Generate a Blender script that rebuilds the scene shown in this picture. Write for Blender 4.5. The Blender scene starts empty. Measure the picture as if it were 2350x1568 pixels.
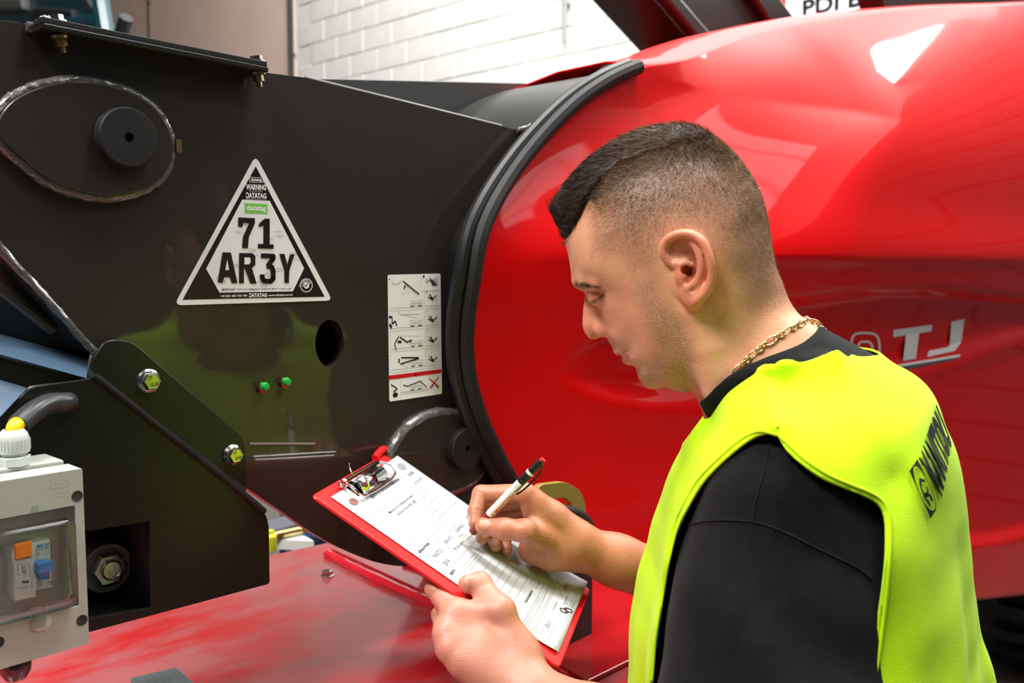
import bpy, bmesh, math, random
import numpy as np
from math import pi, sin, cos, tan, atan, atan2, radians, sqrt
from mathutils import Vector, Matrix, geometry
from mathutils.bvhtree import BVHTree
random.seed(7); RNG = np.random.default_rng(7)
SC = bpy.context.scene
COL = SC.collection

# ------------------------------------------------------------------ camera
F, CX, CY = 2100.0, 1175.0, 784.0            # focal length in pixels of the 2350 px frame (about 32 mm)
PITCH = atan(174 / F)                        # looking slightly down, horizon at y = 610
CAM = np.array([0.0, 0.0, 1.6])
AXR = np.array([1.0, 0, 0]); AXF = np.array([0, cos(PITCH), -sin(PITCH)]); AXU = np.array([0, sin(PITCH), cos(PITCH)])
cam_d = bpy.data.cameras.new('camera'); cam = bpy.data.objects.new('camera', cam_d); COL.objects.link(cam)
cam.location = CAM; cam.rotation_euler = (pi / 2 - PITCH, 0, 0)
cam_d.sensor_width = 36; cam_d.lens = F / 2350 * 36; cam_d.clip_start = 0.05; cam_d.clip_end = 60
cam_d.dof.use_dof = True; cam_d.dof.focus_distance = 0.98; cam_d.dof.aperture_fstop = 7.1
SC.camera = cam
SC.view_settings.view_transform = 'Standard'; SC.view_settings.look = 'None'
SC.view_settings.gamma = 1; SC.view_settings.use_curve_mapping = False
SC.view_settings.exposure = -0.12

# ------------------------------------------------------------------ world and lamps
world = bpy.data.worlds.new('hall_air'); SC.world = world; world.use_nodes = True
world.node_tree.nodes['Background'].inputs[0].default_value = (0.80, 0.88, 1.0, 1)
world.node_tree.nodes['Background'].inputs[1].default_value = 0.07

def aim(o, target):
    d = Vector(target) - o.location
    o.rotation_euler = d.to_track_quat('-Z', 'Y').to_euler()
def area(name, loc, target, sx, sy, power, col=(1, 1, 1)):
    l = bpy.data.lights.new(name, 'AREA'); l.shape = 'RECTANGLE'; l.size = sx; l.size_y = sy
    l.energy = power; l.color = col
    o = bpy.data.objects.new(name, l); COL.objects.link(o); o.location = loc; aim(o, target)
    return o
area('roof_light_front', (-1.5, -0.5, 4.4), (0.2, 1.0, 1.4), 1.3, 0.9, 195, (1, .97, .92))
area('roof_light_side', (0.9, -2.6, 4.2), (0.5, 1.0, 1.3), 1.6, 1.2, 10, (1, .98, .95))
area('roof_light_over', (0.6, 1.2, 6.2), (0.6, 2.0, 1.5), 3.0, 1.0, 380, (1, .98, .95))
area('roof_light_hall', (1.0, 4.5, 6.6), (1.5, 6, 2.5), 4.0, 2.0, 600, (1, .99, .96))
area('added_fill_left', (-2.5, 6.0, 6.4), (-4.2, 11, 3.2), 3.0, 2.0, 160, (1, .96, .93))  # added fill, brightens the pink cladding at the far left
area('added_fill_right', (3.2, 0.2, 5.6), (1.9, 2.3, 1.9), 1.6, 1.0, 90, (1, .98, .95))  # added fill to lift the right side of the red cover


# ------------------------------------------------------------------ coordinates
def P(px, py, z):                            # point at depth z seen at a pixel of the photograph
    return CAM + (px - CX) / F * z * AXR - (py - CY) / F * z * AXU + z * AXF
def RAY(px, py):
    d = (px - CX) / F * AXR - (py - CY) / F * AXU + AXF
    return d / np.linalg.norm(d)
PROJ = lambda p: (CX + F * np.dot(p - CAM, AXR) / np.dot(p - CAM, AXF), CY - F * np.dot(p - CAM, AXU) / np.dot(p - CAM, AXF))
MU = np.array([0.6845, 0.7290, 0.0]); MV = np.array([0.7290, -0.6845, 0.0]); MU /= np.linalg.norm(MU); MV /= np.linalg.norm(MV)
MW = np.array([0, 0, 1.0]); MD = 0.941       # the machine's side plane lies 0.941 m from the lens
MO = np.array([0, 0, 0.0]) - MV * MD         # machine origin on the floor
MMAT = Matrix(((MU[0], MV[0], 0, MO[0]), (MU[1], MV[1], 0, MO[1]), (0, 0, 1, 0), (0, 0, 0, 1)))
def M(px, py, v=0.0):                        # machine coordinates (u, v, w) of a pixel on the plane v
    d = RAY(px, py); t = (v - np.dot(CAM - MO, MV)) / np.dot(d, MV); p = CAM + d * t
    return (float(np.dot(p - MO, MU)), v, float(p[2]))
def MH(px, py, h):                           # machine coordinates of a pixel at height h
    d = RAY(px, py); t = (h - CAM[2]) / d[2]; p = CAM + d * t
    return (float(np.dot(p - MO, MU)), float(np.dot(p - MO, MV)), h)
def m2w(q): return MO + q[0] * MU + q[1] * MV + q[2] * MW

# ------------------------------------------------------------------ objects
def tag(o, label=None, cat=None, group=None, kind=None):
    if label: o['label'] = label
    if cat: o['category'] = cat
    if group: o['group'] = group
    if kind: o['kind'] = kind
    return o
def empty(name, label, cat, mat=None, group=None):
    o = bpy.data.objects.new(name, None); COL.objects.link(o); o.empty_display_size = .05
    if mat is not None: o.matrix_world = mat
    return tag(o, label, cat, group)
def link(name, me, mat=None, parent=None, smooth=None):
    o = bpy.data.objects.new(name, me); COL.objects.link(o)
    if mat is not None:
        for m_ in (mat if isinstance(mat, (list, tuple)) else [mat]): me.materials.append(m_)
    if parent is not None: o.parent = parent
    if smooth is True: me.polygons.foreach_set('use_smooth', [True] * len(me.polygons))
    elif smooth:
        me.polygons.foreach_set('use_smooth', [True] * len(me.polygons)); me.set_sharp_from_angle(angle=radians(smooth))
    return o
def mesh_from(V, Fc, name='m'):
    me = bpy.data.meshes.new(name); me.from_pydata([tuple(map(float, v)) for v in V], [], [tuple(map(int, f)) for f in Fc]); me.update(); return me
def np_mesh(V, Q, name='m'):                 # fast path: Q is (n,3) or (n,4)
    me = bpy.data.meshes.new(name); n, k = Q.shape
    me.vertices.add(len(V)); me.vertices.foreach_set('co', np.ascontiguousarray(V, np.float32).ravel())
    me.loops.add(n * k); me.loops.foreach_set('vertex_index', np.ascontiguousarray(Q, np.int32).ravel())
    me.polygons.add(n); me.polygons.foreach_set('loop_start', np.arange(0, n * k, k, dtype=np.int32))
    me.update(calc_edges=True); me.validate(); return me
def obj(name, bm, mat=None, parent=None, smooth=35):
    bmesh.ops.recalc_face_normals(bm, faces=bm.faces[:])
    me = bpy.data.meshes.new(name); bm.to_mesh(me); bm.free(); return link(name, me, mat, parent, smooth)
def bevelmod(o, w=.001, seg=2, ang=40):
    b = o.modifiers.new('bevel', 'BEVEL'); b.width = w; b.segments = seg; b.limit_method = 'ANGLE'; b.angle_limit = radians(ang); b.harden_normals = False
    return o

def frame_from_axis(ax):
    ax = np.array(ax, float); ax /= np.linalg.norm(ax)
    t = np.array([0, 0, 1.0]) if abs(ax[2]) < .9 else np.array([1.0, 0, 0])
    a = np.cross(t, ax); a /= np.linalg.norm(a); b = np.cross(ax, a); return a, b, ax
def lathe(bm, base, axis, prof, seg=32, sx=1.0):      # prof = [(radius, height along axis)]
    a, b, c = frame_from_axis(axis); base = np.array(base, float); rings = []
    for r, h in prof:
        if r < 1e-7: rings.append([bm.verts.new(base + c * h)])
        else: rings.append([bm.verts.new(base + c * h + r * (cos(2 * pi * i / seg) * a * sx + sin(2 * pi * i / seg) * b)) for i in range(seg)])
    for r0, r1 in zip(rings, rings[1:]):
        for i in range(seg):
            j = (i + 1) % seg
            if len(r0) == 1 and len(r1) == 1: continue
            f = [r0[0], r1[i], r1[j]] if len(r0) == 1 else ([r0[i], r0[j], r1[0]] if len(r1) == 1 else [r0[i], r0[j], r1[j], r1[i]])
            try: bm.faces.new(f)
            except ValueError: pass
def box(bm, lo, hi):
    x0, y0, z0 = lo; x1, y1, z1 = hi
    v = [bm.verts.new(p) for p in ((x0, y0, z0), (x1, y0, z0), (x1, y1, z0), (x0, y1, z0), (x0, y0, z1), (x1, y0, z1), (x1, y1, z1), (x0, y1, z1))]
    for f in ((0, 3, 2, 1), (4, 5, 6, 7), (0, 1, 5, 4), (1, 2, 6, 5), (2, 3, 7, 6), (3, 0, 4, 7)): bm.faces.new([v[i] for i in f])
def hexa(bm, lower, upper):                  # two quads joined into a closed block
    a = [bm.verts.new(tuple(p)) for p in lower]; b = [bm.verts.new(tuple(p)) for p in upper]; n = len(a)
    bm.faces.new(a[::-1]); bm.faces.new(b)
    for i in range(n): bm.faces.new([a[i], a[(i + 1) % n], b[(i + 1) % n], b[i]])
def catmull(pts, n=8, closed=False):
    pts = [np.array(p, float) for p in pts]; out = []; N = len(pts)
    rng_ = range(N if closed else N - 1)
    for i in rng_:
        if closed: p0, p1, p2, p3 = pts[i - 1], pts[i], pts[(i + 1) % N], pts[(i + 2) % N]
        else: p0, p1, p2, p3 = pts[max(i - 1, 0)], pts[i], pts[i + 1], pts[min(i + 2, N - 1)]
        for k in range(n):
            t = k / n
            out.append(.5 * ((2 * p1) + (-p0 + p2) * t + (2 * p0 - 5 * p1 + 4 * p2 - p3) * t * t + (-p0 + 3 * p1 - 3 * p2 + p3) * t ** 3))
    if not closed: out.append(pts[-1])
    return out
def tube(bm, pts, rad, seg=10, closed=False, rough=0.0, squash=1.0, up=None):
    pts = [np.array(p, float) for p in pts]; N = len(pts); rings = []; prev = None
    for i, p in enumerate(pts):
        q0 = pts[i - 1] if (i > 0 or closed) else p; q1 = pts[(i + 1) % N] if (i < N - 1 or closed) else p
        t = q1 - q0; t /= (np.linalg.norm(t) + 1e-12)
        if up is not None: a = np.cross(np.array(up, float), t); a /= np.linalg.norm(a) + 1e-12
        elif prev is None: a, _, _ = frame_from_axis(t)
        else: a = prev - t * np.dot(prev, t); a /= np.linalg.norm(a) + 1e-12
        prev = a; b = np.cross(t, a); r = rad[i] if hasattr(rad, '__len__') else rad
        rings.append([bm.verts.new(p + (r * (1 + rough * random.uniform(-1, 1))) * (cos(2 * pi * k / seg) * a + sin(2 * pi * k / seg) * b * squash)) for k in range(seg)])
    for i in range(N if closed else N - 1):
        r0, r1 = rings[i], rings[(i + 1) % N]
        for k in range(seg): bm.faces.new([r0[k], r0[(k + 1) % seg], r1[(k + 1) % seg], r1[k]])
    if not closed: bm.faces.new(rings[0][::-1]); bm.faces.new(rings[-1])
def round_poly(pts, r, n=5):                 # round the corners of a 2-D outline
    out = []; N = len(pts); pts = [np.array(p, float) for p in pts]
    rr = r if hasattr(r, '__len__') else [r] * N
    for i in range(N):
        p0, p, p1 = pts[i - 1], pts[i], pts[(i + 1) % N]; ri = rr[i]
        d0 = p0 - p; d1 = p1 - p; l0 = np.linalg.norm(d0); l1 = np.linalg.norm(d1)
        if ri <= 0: out.append(p); continue
        k = min(ri, l0 * .45, l1 * .45); a = p + d0 / l0 * k; b = p + d1 / l1 * k
        for j in range(n + 1):
            t = j / n; out.append((1 - t) ** 2 * a + 2 * t * (1 - t) * p + t * t * b)
    return out
def plate(name, outer, v0, v1, mat, parent, holes=(), smooth=30, bev=0):   # outline in (u, w); slab between v0 and v1
    loops = [[Vector((p[0], p[1], 0)) for p in l] for l in [outer] + list(holes)]
    tris = geometry.tessellate_polygon(loops); flat = [p for l in loops for p in l]
    V = [(p.x, v0, p.y) for p in flat] + [(p.x, v1, p.y) for p in flat]; n = len(flat)
    Fc = [(a, b, c) for a, b, c in tris] + [(a + n, c + n, b + n) for a, b, c in tris]; k = 0
    for l in loops:
        L = len(l)
        for i in range(L): Fc.append((k + i, k + (i + 1) % L, k + (i + 1) % L + n, k + i + n))
        k += L
    me = mesh_from(V, Fc, name); bm = bmesh.new(); bm.from_mesh(me); bpy.data.meshes.remove(me)
    bmesh.ops.dissolve_limit(bm, angle_limit=radians(.5), verts=bm.verts[:], edges=bm.edges[:]) if not holes else None
    o = obj(name, bm, mat, parent, smooth)
    if bev: bevelmod(o, bev)
    return o
def mp2(pts, v=0.0): return [(lambda q: (q[0], q[2]))(M(x, y, v)) for x, y in pts]

_tx = {}
def text_raw(s, bold=0.0, shear=0.0):
    key = (s, bold, shear)
    if key in _tx: return _tx[key]
    c = bpy.data.curves.new('t', 'FONT'); c.body = s; c.offset = bold; c.shear = shear; c.resolution_u = 3; c.fill_mode = 'FRONT'
    o = bpy.data.objects.new('t', c); COL.objects.link(o); bpy.context.view_layer.update()
    me = bpy.data.meshes.new_from_object(o.evaluated_get(bpy.context.evaluated_depsgraph_get()))
    V = np.array([v.co[:2] for v in me.vertices]).reshape(-1, 2); Fc = [tuple(p.vertices) for p in me.polygons]
    bpy.data.objects.remove(o); bpy.data.curves.remove(c); bpy.data.meshes.remove(me)
    if len(V):
        lo, hi = V.min(0), V.max(0); V = (V - lo) / np.maximum(hi - lo, 1e-6)
    _tx[key] = (V, Fc); return V, Fc
class Ink:                                   # collects flat print: polygons on one surface
    def __init__(s, f, lift=0.0): s.V = []; s.F = []; s.f = f
    def poly(s, pts):
        k = len(s.V); s.V += [s.f(*p) for p in pts]; s.F.append(tuple(range(k, k + len(pts))))
    def tri(s, pts):
        for a, b, c in geometry.tessellate_polygon([[Vector((p[0], p[1], 0)) for p in pts]]): s.poly([pts[a], pts[b], pts[c]])
    def text(s, t, bl, br, tr, tl, bold=0.0, shear=0.0):
        V, Fc = text_raw(t, bold, shear); k = len(s.V); bl, br, tr, tl = map(np.array, (bl, br, tr, tl))
        for a, b in V:
            q = (1 - a) * (1 - b) * bl + a * (1 - b) * br + a * b * tr + (1 - a) * b * tl; s.V.append(s.f(*q))
        s.F += [tuple(i + k for i in f) for f in Fc]
    def line(s, a, b, w):
        a = np.array(a, float); b = np.array(b, float); d = b - a; d /= np.linalg.norm(d) + 1e-12; n = np.array([-d[1], d[0]]) * w / 2
        s.poly([a + n, b + n, b - n, a - n])
    def pline(s, pts, w):
        for a, b in zip(pts, pts[1:]): s.line(a, b, w)
    def ring(s, c, r0, r1, n=40, e=1.0):
        for i in range(n):
            a, b = 2 * pi * i / n, 2 * pi * (i + 1) / n
            s.poly([(c[0] + r0 * cos(a), c[1] + r0 * e * sin(a)), (c[0] + r1 * cos(a), c[1] + r1 * e * sin(a)), (c[0] + r1 * cos(b), c[1] + r1 * e * sin(b)), (c[0] + r0 * cos(b), c[1] + r0 * e * sin(b))])
    def disc(s, c, r, n=28, e=1.0): s.poly([(c[0] + r * cos(2 * pi * i / n), c[1] + r * e * sin(2 * pi * i / n)) for i in range(n)])
    def make(s, name, mat, parent, one=False):
        o = link(name, mesh_from(s.V, s.F, name), mat, parent)
        if not one: o['kind'] = 'stuff'                # fine print, too small to pick apart
        return o

# ------------------------------------------------------------------ materials
def node_mat(name):
    m = bpy.data.materials.new(name); m.use_nodes = True; nt = m.node_tree; b = nt.nodes['Principled BSDF']; return m, nt, b
def N(nt, t, **kw):
    n = nt.nodes.new(t)
    for k, v in kw.items():
        if k in n.inputs: n.inputs[k].default_value = v
        else: setattr(n, k, v)
    return n
def ramp(nt, fac, stops):
    r = N(nt, 'ShaderNodeValToRGB'); nt.links.new(fac, r.inputs[0]); e = r.color_ramp.elements
    while len(e) < len(stops): e.new(.5)
    for el, (p, c) in zip(e, stops): el.position = p; el.color = (*c, 1) if len(c) == 3 else c
    return r.outputs[0]
def mixc(nt, fac, a, b, mode='MIX'):
    m = N(nt, 'ShaderNodeMix', data_type='RGBA', blend_type=mode)
    for i, x in ((0, fac), (6, a), (7, b)):
        if hasattr(x, 'links') or isinstance(x, bpy.types.NodeSocket): nt.links.new(x, m.inputs[i])
        else: m.inputs[i].default_value = x if i == 0 else (*x, 1)
    return m.outputs[2]
def noise(nt, scale, detail=3, rough=.5, coords='Object', stretch=None):
    tc = N(nt, 'ShaderNodeTexCoord'); n = N(nt, 'ShaderNodeTexNoise', Scale=scale, Detail=detail, Roughness=rough); src = tc.outputs[coords]
    if stretch:
        mp = N(nt, 'ShaderNodeMapping'); mp.inputs['Scale'].default_value = stretch; nt.links.new(src, mp.inputs[0]); src = mp.outputs[0]
    nt.links.new(src, n.inputs['Vector']); return n.outputs[0]
def bump(nt, b, h, dist, strength=1.0):
    n = N(nt, 'ShaderNodeBump', Strength=strength, Distance=dist); nt.links.new(h, n.inputs['Height']); nt.links.new(n.outputs[0], b.inputs['Normal']); return n
def mat(name, col, rough=.5, metal=0.0, coat=0.0, var=None, vscale=20, bscale=None, bdist=.0002, coat_r=.08, spec=.5, stops=(.35, .65), sheen=0):
    m, nt, b = node_mat(name); b.inputs['Base Color'].default_value = (*col, 1); b.inputs['Roughness'].default_value = rough
    b.inputs['Metallic'].default_value = metal; b.inputs['Coat Weight'].default_value = coat; b.inputs['Coat Roughness'].default_value = coat_r
    b.inputs['Specular IOR Level'].default_value = spec; b.inputs['Sheen Weight'].default_value = sheen
    if var is not None: nt.links.new(ramp(nt, noise(nt, vscale, 5, .6), [(stops[0], col), (stops[1], var)]), b.inputs['Base Color'])
    if bscale: bump(nt, b, noise(nt, bscale, 2), bdist)
    return m
# ------------------------------------------------------------------ shared materials
BLACKP = mat('black_powder_paint', (.023, .019, .0155), .40, spec=.28, coat=.6, coat_r=.05, var=(.028, .023, .020), vscale=4, bscale=260, bdist=.00012)
BLACKS = mat('black_satin_paint', (.008, .008, .007), .38, spec=.3, coat=.15, coat_r=.18, bscale=300, bdist=.00006)
RUBBER = mat('black_rubber', (.009, .009, .009), .58, spec=.3, var=(.014, .014, .014), vscale=40)
WELD = mat('painted_weld', (.10, .095, .09), .22, coat=.8, bscale=220, bdist=.0015)
ZINC = mat('zinc_steel', (.62, .62, .58), .22, metal=1.0, var=(.50, .50, .45), vscale=60)
BRASSY = mat('yellow_passivated_steel', (.70, .52, .14), .28, metal=1.0, var=(.45, .42, .25), vscale=80)
WHITEV = mat('white_vinyl', (.86, .88, .88), .30)
BLACKV = mat('black_print', (.012, .010, .012), .28)
GREYV = mat('grey_print', (.42, .44, .45), .4)
REDV = mat('red_print', (.60, .01, .01), .35)
GREENV = mat('green_print', (.22, .62, .10), .35)
REDM = mat('red_machine_paint', (.66, .0015, .0025), .5, coat=.42, spec=.06, coat_r=.055, var=(.70, .002, .003), vscale=2)
REDM.node_tree.nodes['Principled BSDF'].inputs['Coat IOR'].default_value = 1.42
# ------------------------------------------------------------------ the hall (machine-aligned axes: u along the boom, v towards the viewer)
WALLU = 5.9
def to_m(o): o.matrix_world = MMAT; return o
def sbox(name, lo, hi, m_, kind='structure'):
    bm = bmesh.new(); box(bm, lo, hi); o = obj(name, bm, m_, None, None); to_m(o); o['kind'] = kind; return o
FLOORM = mat('sealed_concrete', (.09, .086, .072), .45, var=(.12, .115, .10), vscale=3, coat=.3, coat_r=.3)
WALLW = mat('off_white_blockwork', (.74, .74, .71), .7, var=(.80, .80, .78), vscale=3, bscale=60, bdist=.004)
WALLP = mat('pale_pink_cladding', (.78, .56, .48), .6, var=(.82, .62, .54), vscale=2)
WALLG = mat('grey_hall_wall', (.42, .43, .42), .7)
DARKCEIL = mat('dark_roof_lining', (.10, .10, .10), .8)
sbox('floor', (-11, -20, -.1), (6.2, 9, 0), FLOORM)
sbox('ceiling', (-11, -20, 7.2), (6.2, 9, 7.3), DARKCEIL)
sbox('wall_rear', (-11.2, -20, 0), (-11, 9, 7.2), WALLG)
sbox('wall_right', (-11, 8.9, 0), (6.2, 9.1, 7.2), mat('dark_clad_wall', (.07, .07, .08), .7))
sbox('wall_left', (-11, -20.2, 0), (6.2, -20, 7.2), WALLG)
wb = sbox('wall_back', (WALLU + .02, -20, 0), (WALLU + .25, 9, 7.2), WALLW)
v_split = M(676, 100, 0)                     # just for its direction
def wallpt(px, py, off=0.0):
    d = RAY(px, py); t = (WALLU - off - np.dot(CAM - MO, MU)) / np.dot(d, MU); p = CAM + d * t
    return float(np.dot(p - MO, MV)), float(p[2])
vs0 = wallpt(676, 100)[0]; vs1 = wallpt(351, 100)[0]
blk = {}
def block_mesh(w_, seed):
    r = random.Random(seed); bm = bmesh.new(); e = .006 + r.uniform(-.002, .002)
    box(bm, (-.008 - e, 0, 0), (.02, w_, .215)); bmesh.ops.bevel(bm, geom=bm.edges[:], offset=.006, segments=1, affect='EDGES')
    me = bpy.data.meshes.new('block'); bmesh.ops.recalc_face_normals(bm, faces=bm.faces[:]); bm.to_mesh(me); bm.free(); me.materials.append(WALLW); return me
full = [block_mesh(.443, i) for i in range(4)]
for r_ in range(13, 24):
    v = 1.2 + (.225 if r_ % 2 else 0)
    while v - .45 > vs0 + .02:
        v -= .45
        z_ = PROJ(m2w((WALLU, v + .2, r_ * .222 + .1)))
        if z_[1] < -60 or z_[1] > 330: continue
        b = bpy.data.objects.new('block', full[(r_ * 7 + int(v * 10)) % 4]); COL.objects.link(b); b.parent = wb
        b.location = (WALLU + .02, v, r_ * .222)
# smooth pinkish cladding sheets left of the blockwork, and their dark joint strips
def sheet(v0, v1):
    bm = bmesh.new(); box(bm, (WALLU - .03, v0, 0), (WALLU + .02, v1, 7.1)); o = obj('cladding_sheet', bm, WALLP, wb, None)
vv = vs0
while vv > -19.7:
    sheet(vv - (vs0 - vs1) + .012, vv - .012); vv -= (vs0 - vs1)
def strip(name, v0, w0, w1, wd, mt, label):
    bm = bmesh.new(); tube(bm, [(WALLU - .05, v0, w0), (WALLU - .05, v0, w1)], wd, 10)
    for h in np.arange(w0 + .3, w1, 1.2): box(bm, (WALLU - .05, v0 - .03, h), (WALLU - .01, v0 + .03, h + .03))
    o = obj(name, bm, mt, None); to_m(o); return tag(o, label, 'pipe')
PIPEM = mat('grey_pipe_paint', (.045, .042, .036), .8)
strip('wall_pipe', vs0, 0, 7, .034, PIPEM, 'dark grey vertical pipe on the back wall where pink cladding meets white blockwork')
strip('wall_pipe', vs1, 0, 7, .014, PIPEM, 'thin vertical pipe on the pink cladding beside the teal machine')
cv, cw = wallpt(1305, 100)
strip('wall_conduit', cv, cw, 7, .017, mat('grey_conduit', (.30, .31, .30), .5), 'short grey conduit hanging down the white block wall above the boom')
# hanging sign "PDI BAY" and the red disc beside it
sg = empty('wall_sign', 'white sign with black lettering PDI BAY on the back wall above the red cover', 'sign', MMAT)
a0 = wallpt(1835, 45, .1); a1 = wallpt(2100, -30, .1)
bm = bmesh.new(); box(bm, (WALLU - .10, a0[0] - .10, a0[1] - .14), (WALLU - .07, a1[0] + .45, a0[1] + .55)); obj('board', bm, mat('white_sign_board', (.80, .80, .82), .5), sg, None)
ink = Ink(lambda x, y: (WALLU - .104, x, y)); h = .215
def wq(x, y): return wallpt(x, y, .104)
ink.text('PDI BAY', wq(1842, 37), wq(2062, -3), wq(2066, -42), wq(1842, 0), bold=.03); ink.make('lettering', BLACKV, sg)
bm = bmesh.new(); q = wallpt(1790, 8); lathe(bm, (WALLU - .02, q[0], q[1]), (-1, 0, 0), [(0, 0), (.16, 0), (.16, .05), (.12, .07), (0, .075)], 32)
o = obj('wall_alarm', bm, mat('red_plastic', (.75, .03, .02), .35), None); to_m(o); tag(o, 'round red alarm unit on the wall left of the white sign', 'alarm')

# ceiling lamps of the hall
LAMPM, nt_, b_ = node_mat('lamp_diffuser'); b_.inputs['Emission Color'].default_value = (1, .98, .94, 1); b_.inputs['Emission Strength'].default_value = 4
for iu in range(-3, 2):
    for iv in (-6.5, -3.2, 2.6, 5.8):
        u_ = iu * 3.0 + 1.5
        t = empty('ceiling_lamp', 'long tubular lamp hanging under the dark roof of the hall', 'lamp', MMAT, 'ceiling lamps')
        bm = bmesh.new(); box(bm, (u_ - .7, iv - .12, 6.9), (u_ + .7, iv + .12, 7.0)); obj('housing', bm, WHITEV, t, None)
        bm = bmesh.new(); box(bm, (u_ - .68, iv - .09, 6.86), (u_ + .68, iv + .09, 6.9)); obj('diffuser', bm, LAMPM, t, None)

# added dark roller door, unseen, so the red cover mirrors less white wall
rdm = mat('added_door_dark', (.05, .05, .055), .5)
rd = empty('added_dark_door', 'added dark slatted door, unseen, darkening what the red cover mirrors', 'door', MMAT)
for i in range(17):
    bm = bmesh.new(); box(bm, (WALLU - .04, -.25, i * .22 + .01), (WALLU + .015, 8.4, i * .22 + .21)); obj('added_door_slat', bm, rdm, rd, None)
# high windows and a flood lamp over that door: the bright shapes mirrored in the red cover
GLOW, nt_, b_ = node_mat('daylit_glazing'); b_.inputs['Emission Color'].default_value = (.92, .97, 1, 1); b_.inputs['Emission Strength'].default_value = 5
for i, (a, b, c, d) in enumerate(((4.9, 6.3, 4.3, 5.6), (2.5, 4.3, 5.5, 7.0))):
    w_ = bpy.data.objects.new('window_%d' % (i + 1), None); COL.objects.link(w_); w_.matrix_world = MMAT; w_['kind'] = 'structure'
    n = 3
    for k in range(n):
        bm = bmesh.new(); v0 = a + (b - a) * k / n; v1 = a + (b - a) * (k + 1) / n; box(bm, (WALLU - .02, v0 + .03, c + .03), (WALLU + .01, v1 - .03, d - .03)); obj('pane', bm, GLOW, w_, None)
    bm = bmesh.new(); box(bm, (WALLU - .015, a, c), (WALLU + .015, b, d)); obj('window_frame', bm, DARKCEIL, w_, None)
fl = empty('flood_lamp', 'white flood lamp mounted high on the back wall above the added dark door', 'lamp', MMAT)
FLM, nt_, b_ = node_mat('flood_lens'); b_.inputs['Emission Color'].default_value = (1, 1, .97, 1); b_.inputs['Emission Strength'].default_value = 45
bm = bmesh.new(); box(bm, (5.55, .12, 3.85), (5.88, .72, 4.35)); obj('lamp_body', bm, PIPEM, fl, None)
bm = bmesh.new(); box(bm, (5.53, .15, 3.88), (5.55, .69, 4.32)); obj('lens', bm, FLM, fl, None)
# teal machine far behind, upper left
TEAL = mat('teal_machine_paint', (.004, .055, .075), .4, coat=.4)
DARKM = mat('dark_grimy_metal', (.012, .014, .018), .5)
tm = empty('access_platform', 'teal machine with dark struts parked by the pink cladding, upper left', 'machine', MMAT)
def bar(bm, p, q, r): tube(bm, [p, q], r, 8)
def MU_(px, py, u):                           # point on a plane of constant u
    d = RAY(px, py); t = (u - np.dot(CAM - MO, MU)) / np.dot(d, MU); p = CAM + d * t
    return (u, float(np.dot(p - MO, MV)), float(p[2]))
U1 = 2.2
def blob(px, U, dep, mt, name):
    pts = [MU_(x, y, U) for x, y in px]; bm = bmesh.new(); hexa(bm, pts, [(p[0] + dep, p[1], p[2]) for p in pts]); o = obj(name, bm, mt, tm, None); bevelmod(o, .02); return o
blob([(-90, 140), (200, 140), (235, 75), (225, -60), (-90, -60)], U1, .05, TEAL, 'bodywork')
blob([(60, 62), (170, 62), (160, 20), (75, 14)], U1 - .05, .08, DARKM, 'access_hatch')
blob([(-40, 25), (50, 22), (46, -8), (-40, -8)], U1 - .05, .08, mat('pale_teal_panel', (.12, .13, .12), .5), 'pale_panel')
bm = bmesh.new(); tube(bm, catmull([MU_(x, y, U1 - .12) for x, y in ((190, -40), (212, 20), (248, 62), (262, 110), (290, 40))], 5), .035, 8); obj('hose', bm, DARKM, tm)
bm = bmesh.new(); bar(bm, MU_(-20, 90, U1 - .15), MU_(230, 50, U1 - .15), .05); bar(bm, MU_(225, -30, U1 - .15), MU_(250, 120, U1 - .15), .045); obj('strut', bm, TEAL, tm)
for q in ((-20, 110), (230, 120)): bm = bmesh.new(); a = MU_(*q, U1 + .2); bar(bm, (a[0], a[1], a[2]), (a[0], a[1], 0), .06); obj('support_leg', bm, DARKM, tm)

# trolley table seen through the gap under the boom
tt = empty('trolley', 'blue framed workshop trolley with white top seen under the boom', 'trolley', MMAT)
BLUEF = mat('blue_frame_paint', (.01, .07, .20), .4); WTOP = mat('white_laminate', (.72, .74, .72), .4)
hz = .80; q0, q1, q2, q3 = MH(560, 1235, hz), MH(720, 1242, hz), MH(655, 1207, hz), MH(560, 1209, hz)
ctr = np.mean([q0, q1, q2, q3], 0)
bm = bmesh.new(); hexa(bm, [(p[0], p[1], hz - .03) for p in (q0, q1, q2, q3)], [(p[0], p[1], hz) for p in (q0, q1, q2, q3)]); obj('table_top', bm, WTOP, tt, None)
bm = bmesh.new()
for p in (q0, q1, q2, q3): bar(bm, (p[0], p[1], 0), (p[0], p[1], hz - .03), .02)
obj('leg_frame', bm, BLUEF, tt)
rk = empty('steel_rack', 'blue steel rack standing on the grey floor behind the white trolley top', 'rack', MMAT)
bm = bmesh.new(); e0 = MH(662, 1214, .75); e1 = MH(662, 1170, .75)
pA = MH(663, 1215, .72); pB = MH(735, 1200, .72); pC = MH(680, 1222, .72); pD = MH(760, 1232, .72)
for p in (pA, pB, pC, pD): bar(bm, (p[0], p[1], 0), (p[0], p[1], 1.02 if p is pA else .74), .028)
obj('post', bm, BLUEF, rk)
bm = bmesh.new(); bar(bm, pC, pB, .03); bar(bm, pA, pC, .03); bar(bm, pB, pD, .03); bar(bm, pC, pD, .03); obj('rail', bm, BLUEF, rk)
bm = bmesh.new(); hexa(bm, [(p[0], p[1], .66) for p in (pA, pB, pD, pC)], [(p[0], p[1], .68) for p in (pA, pB, pD, pC)]); obj('shelf', bm, mat('grey_shelf', (.14, .15, .18), .5), rk, None)
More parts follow.
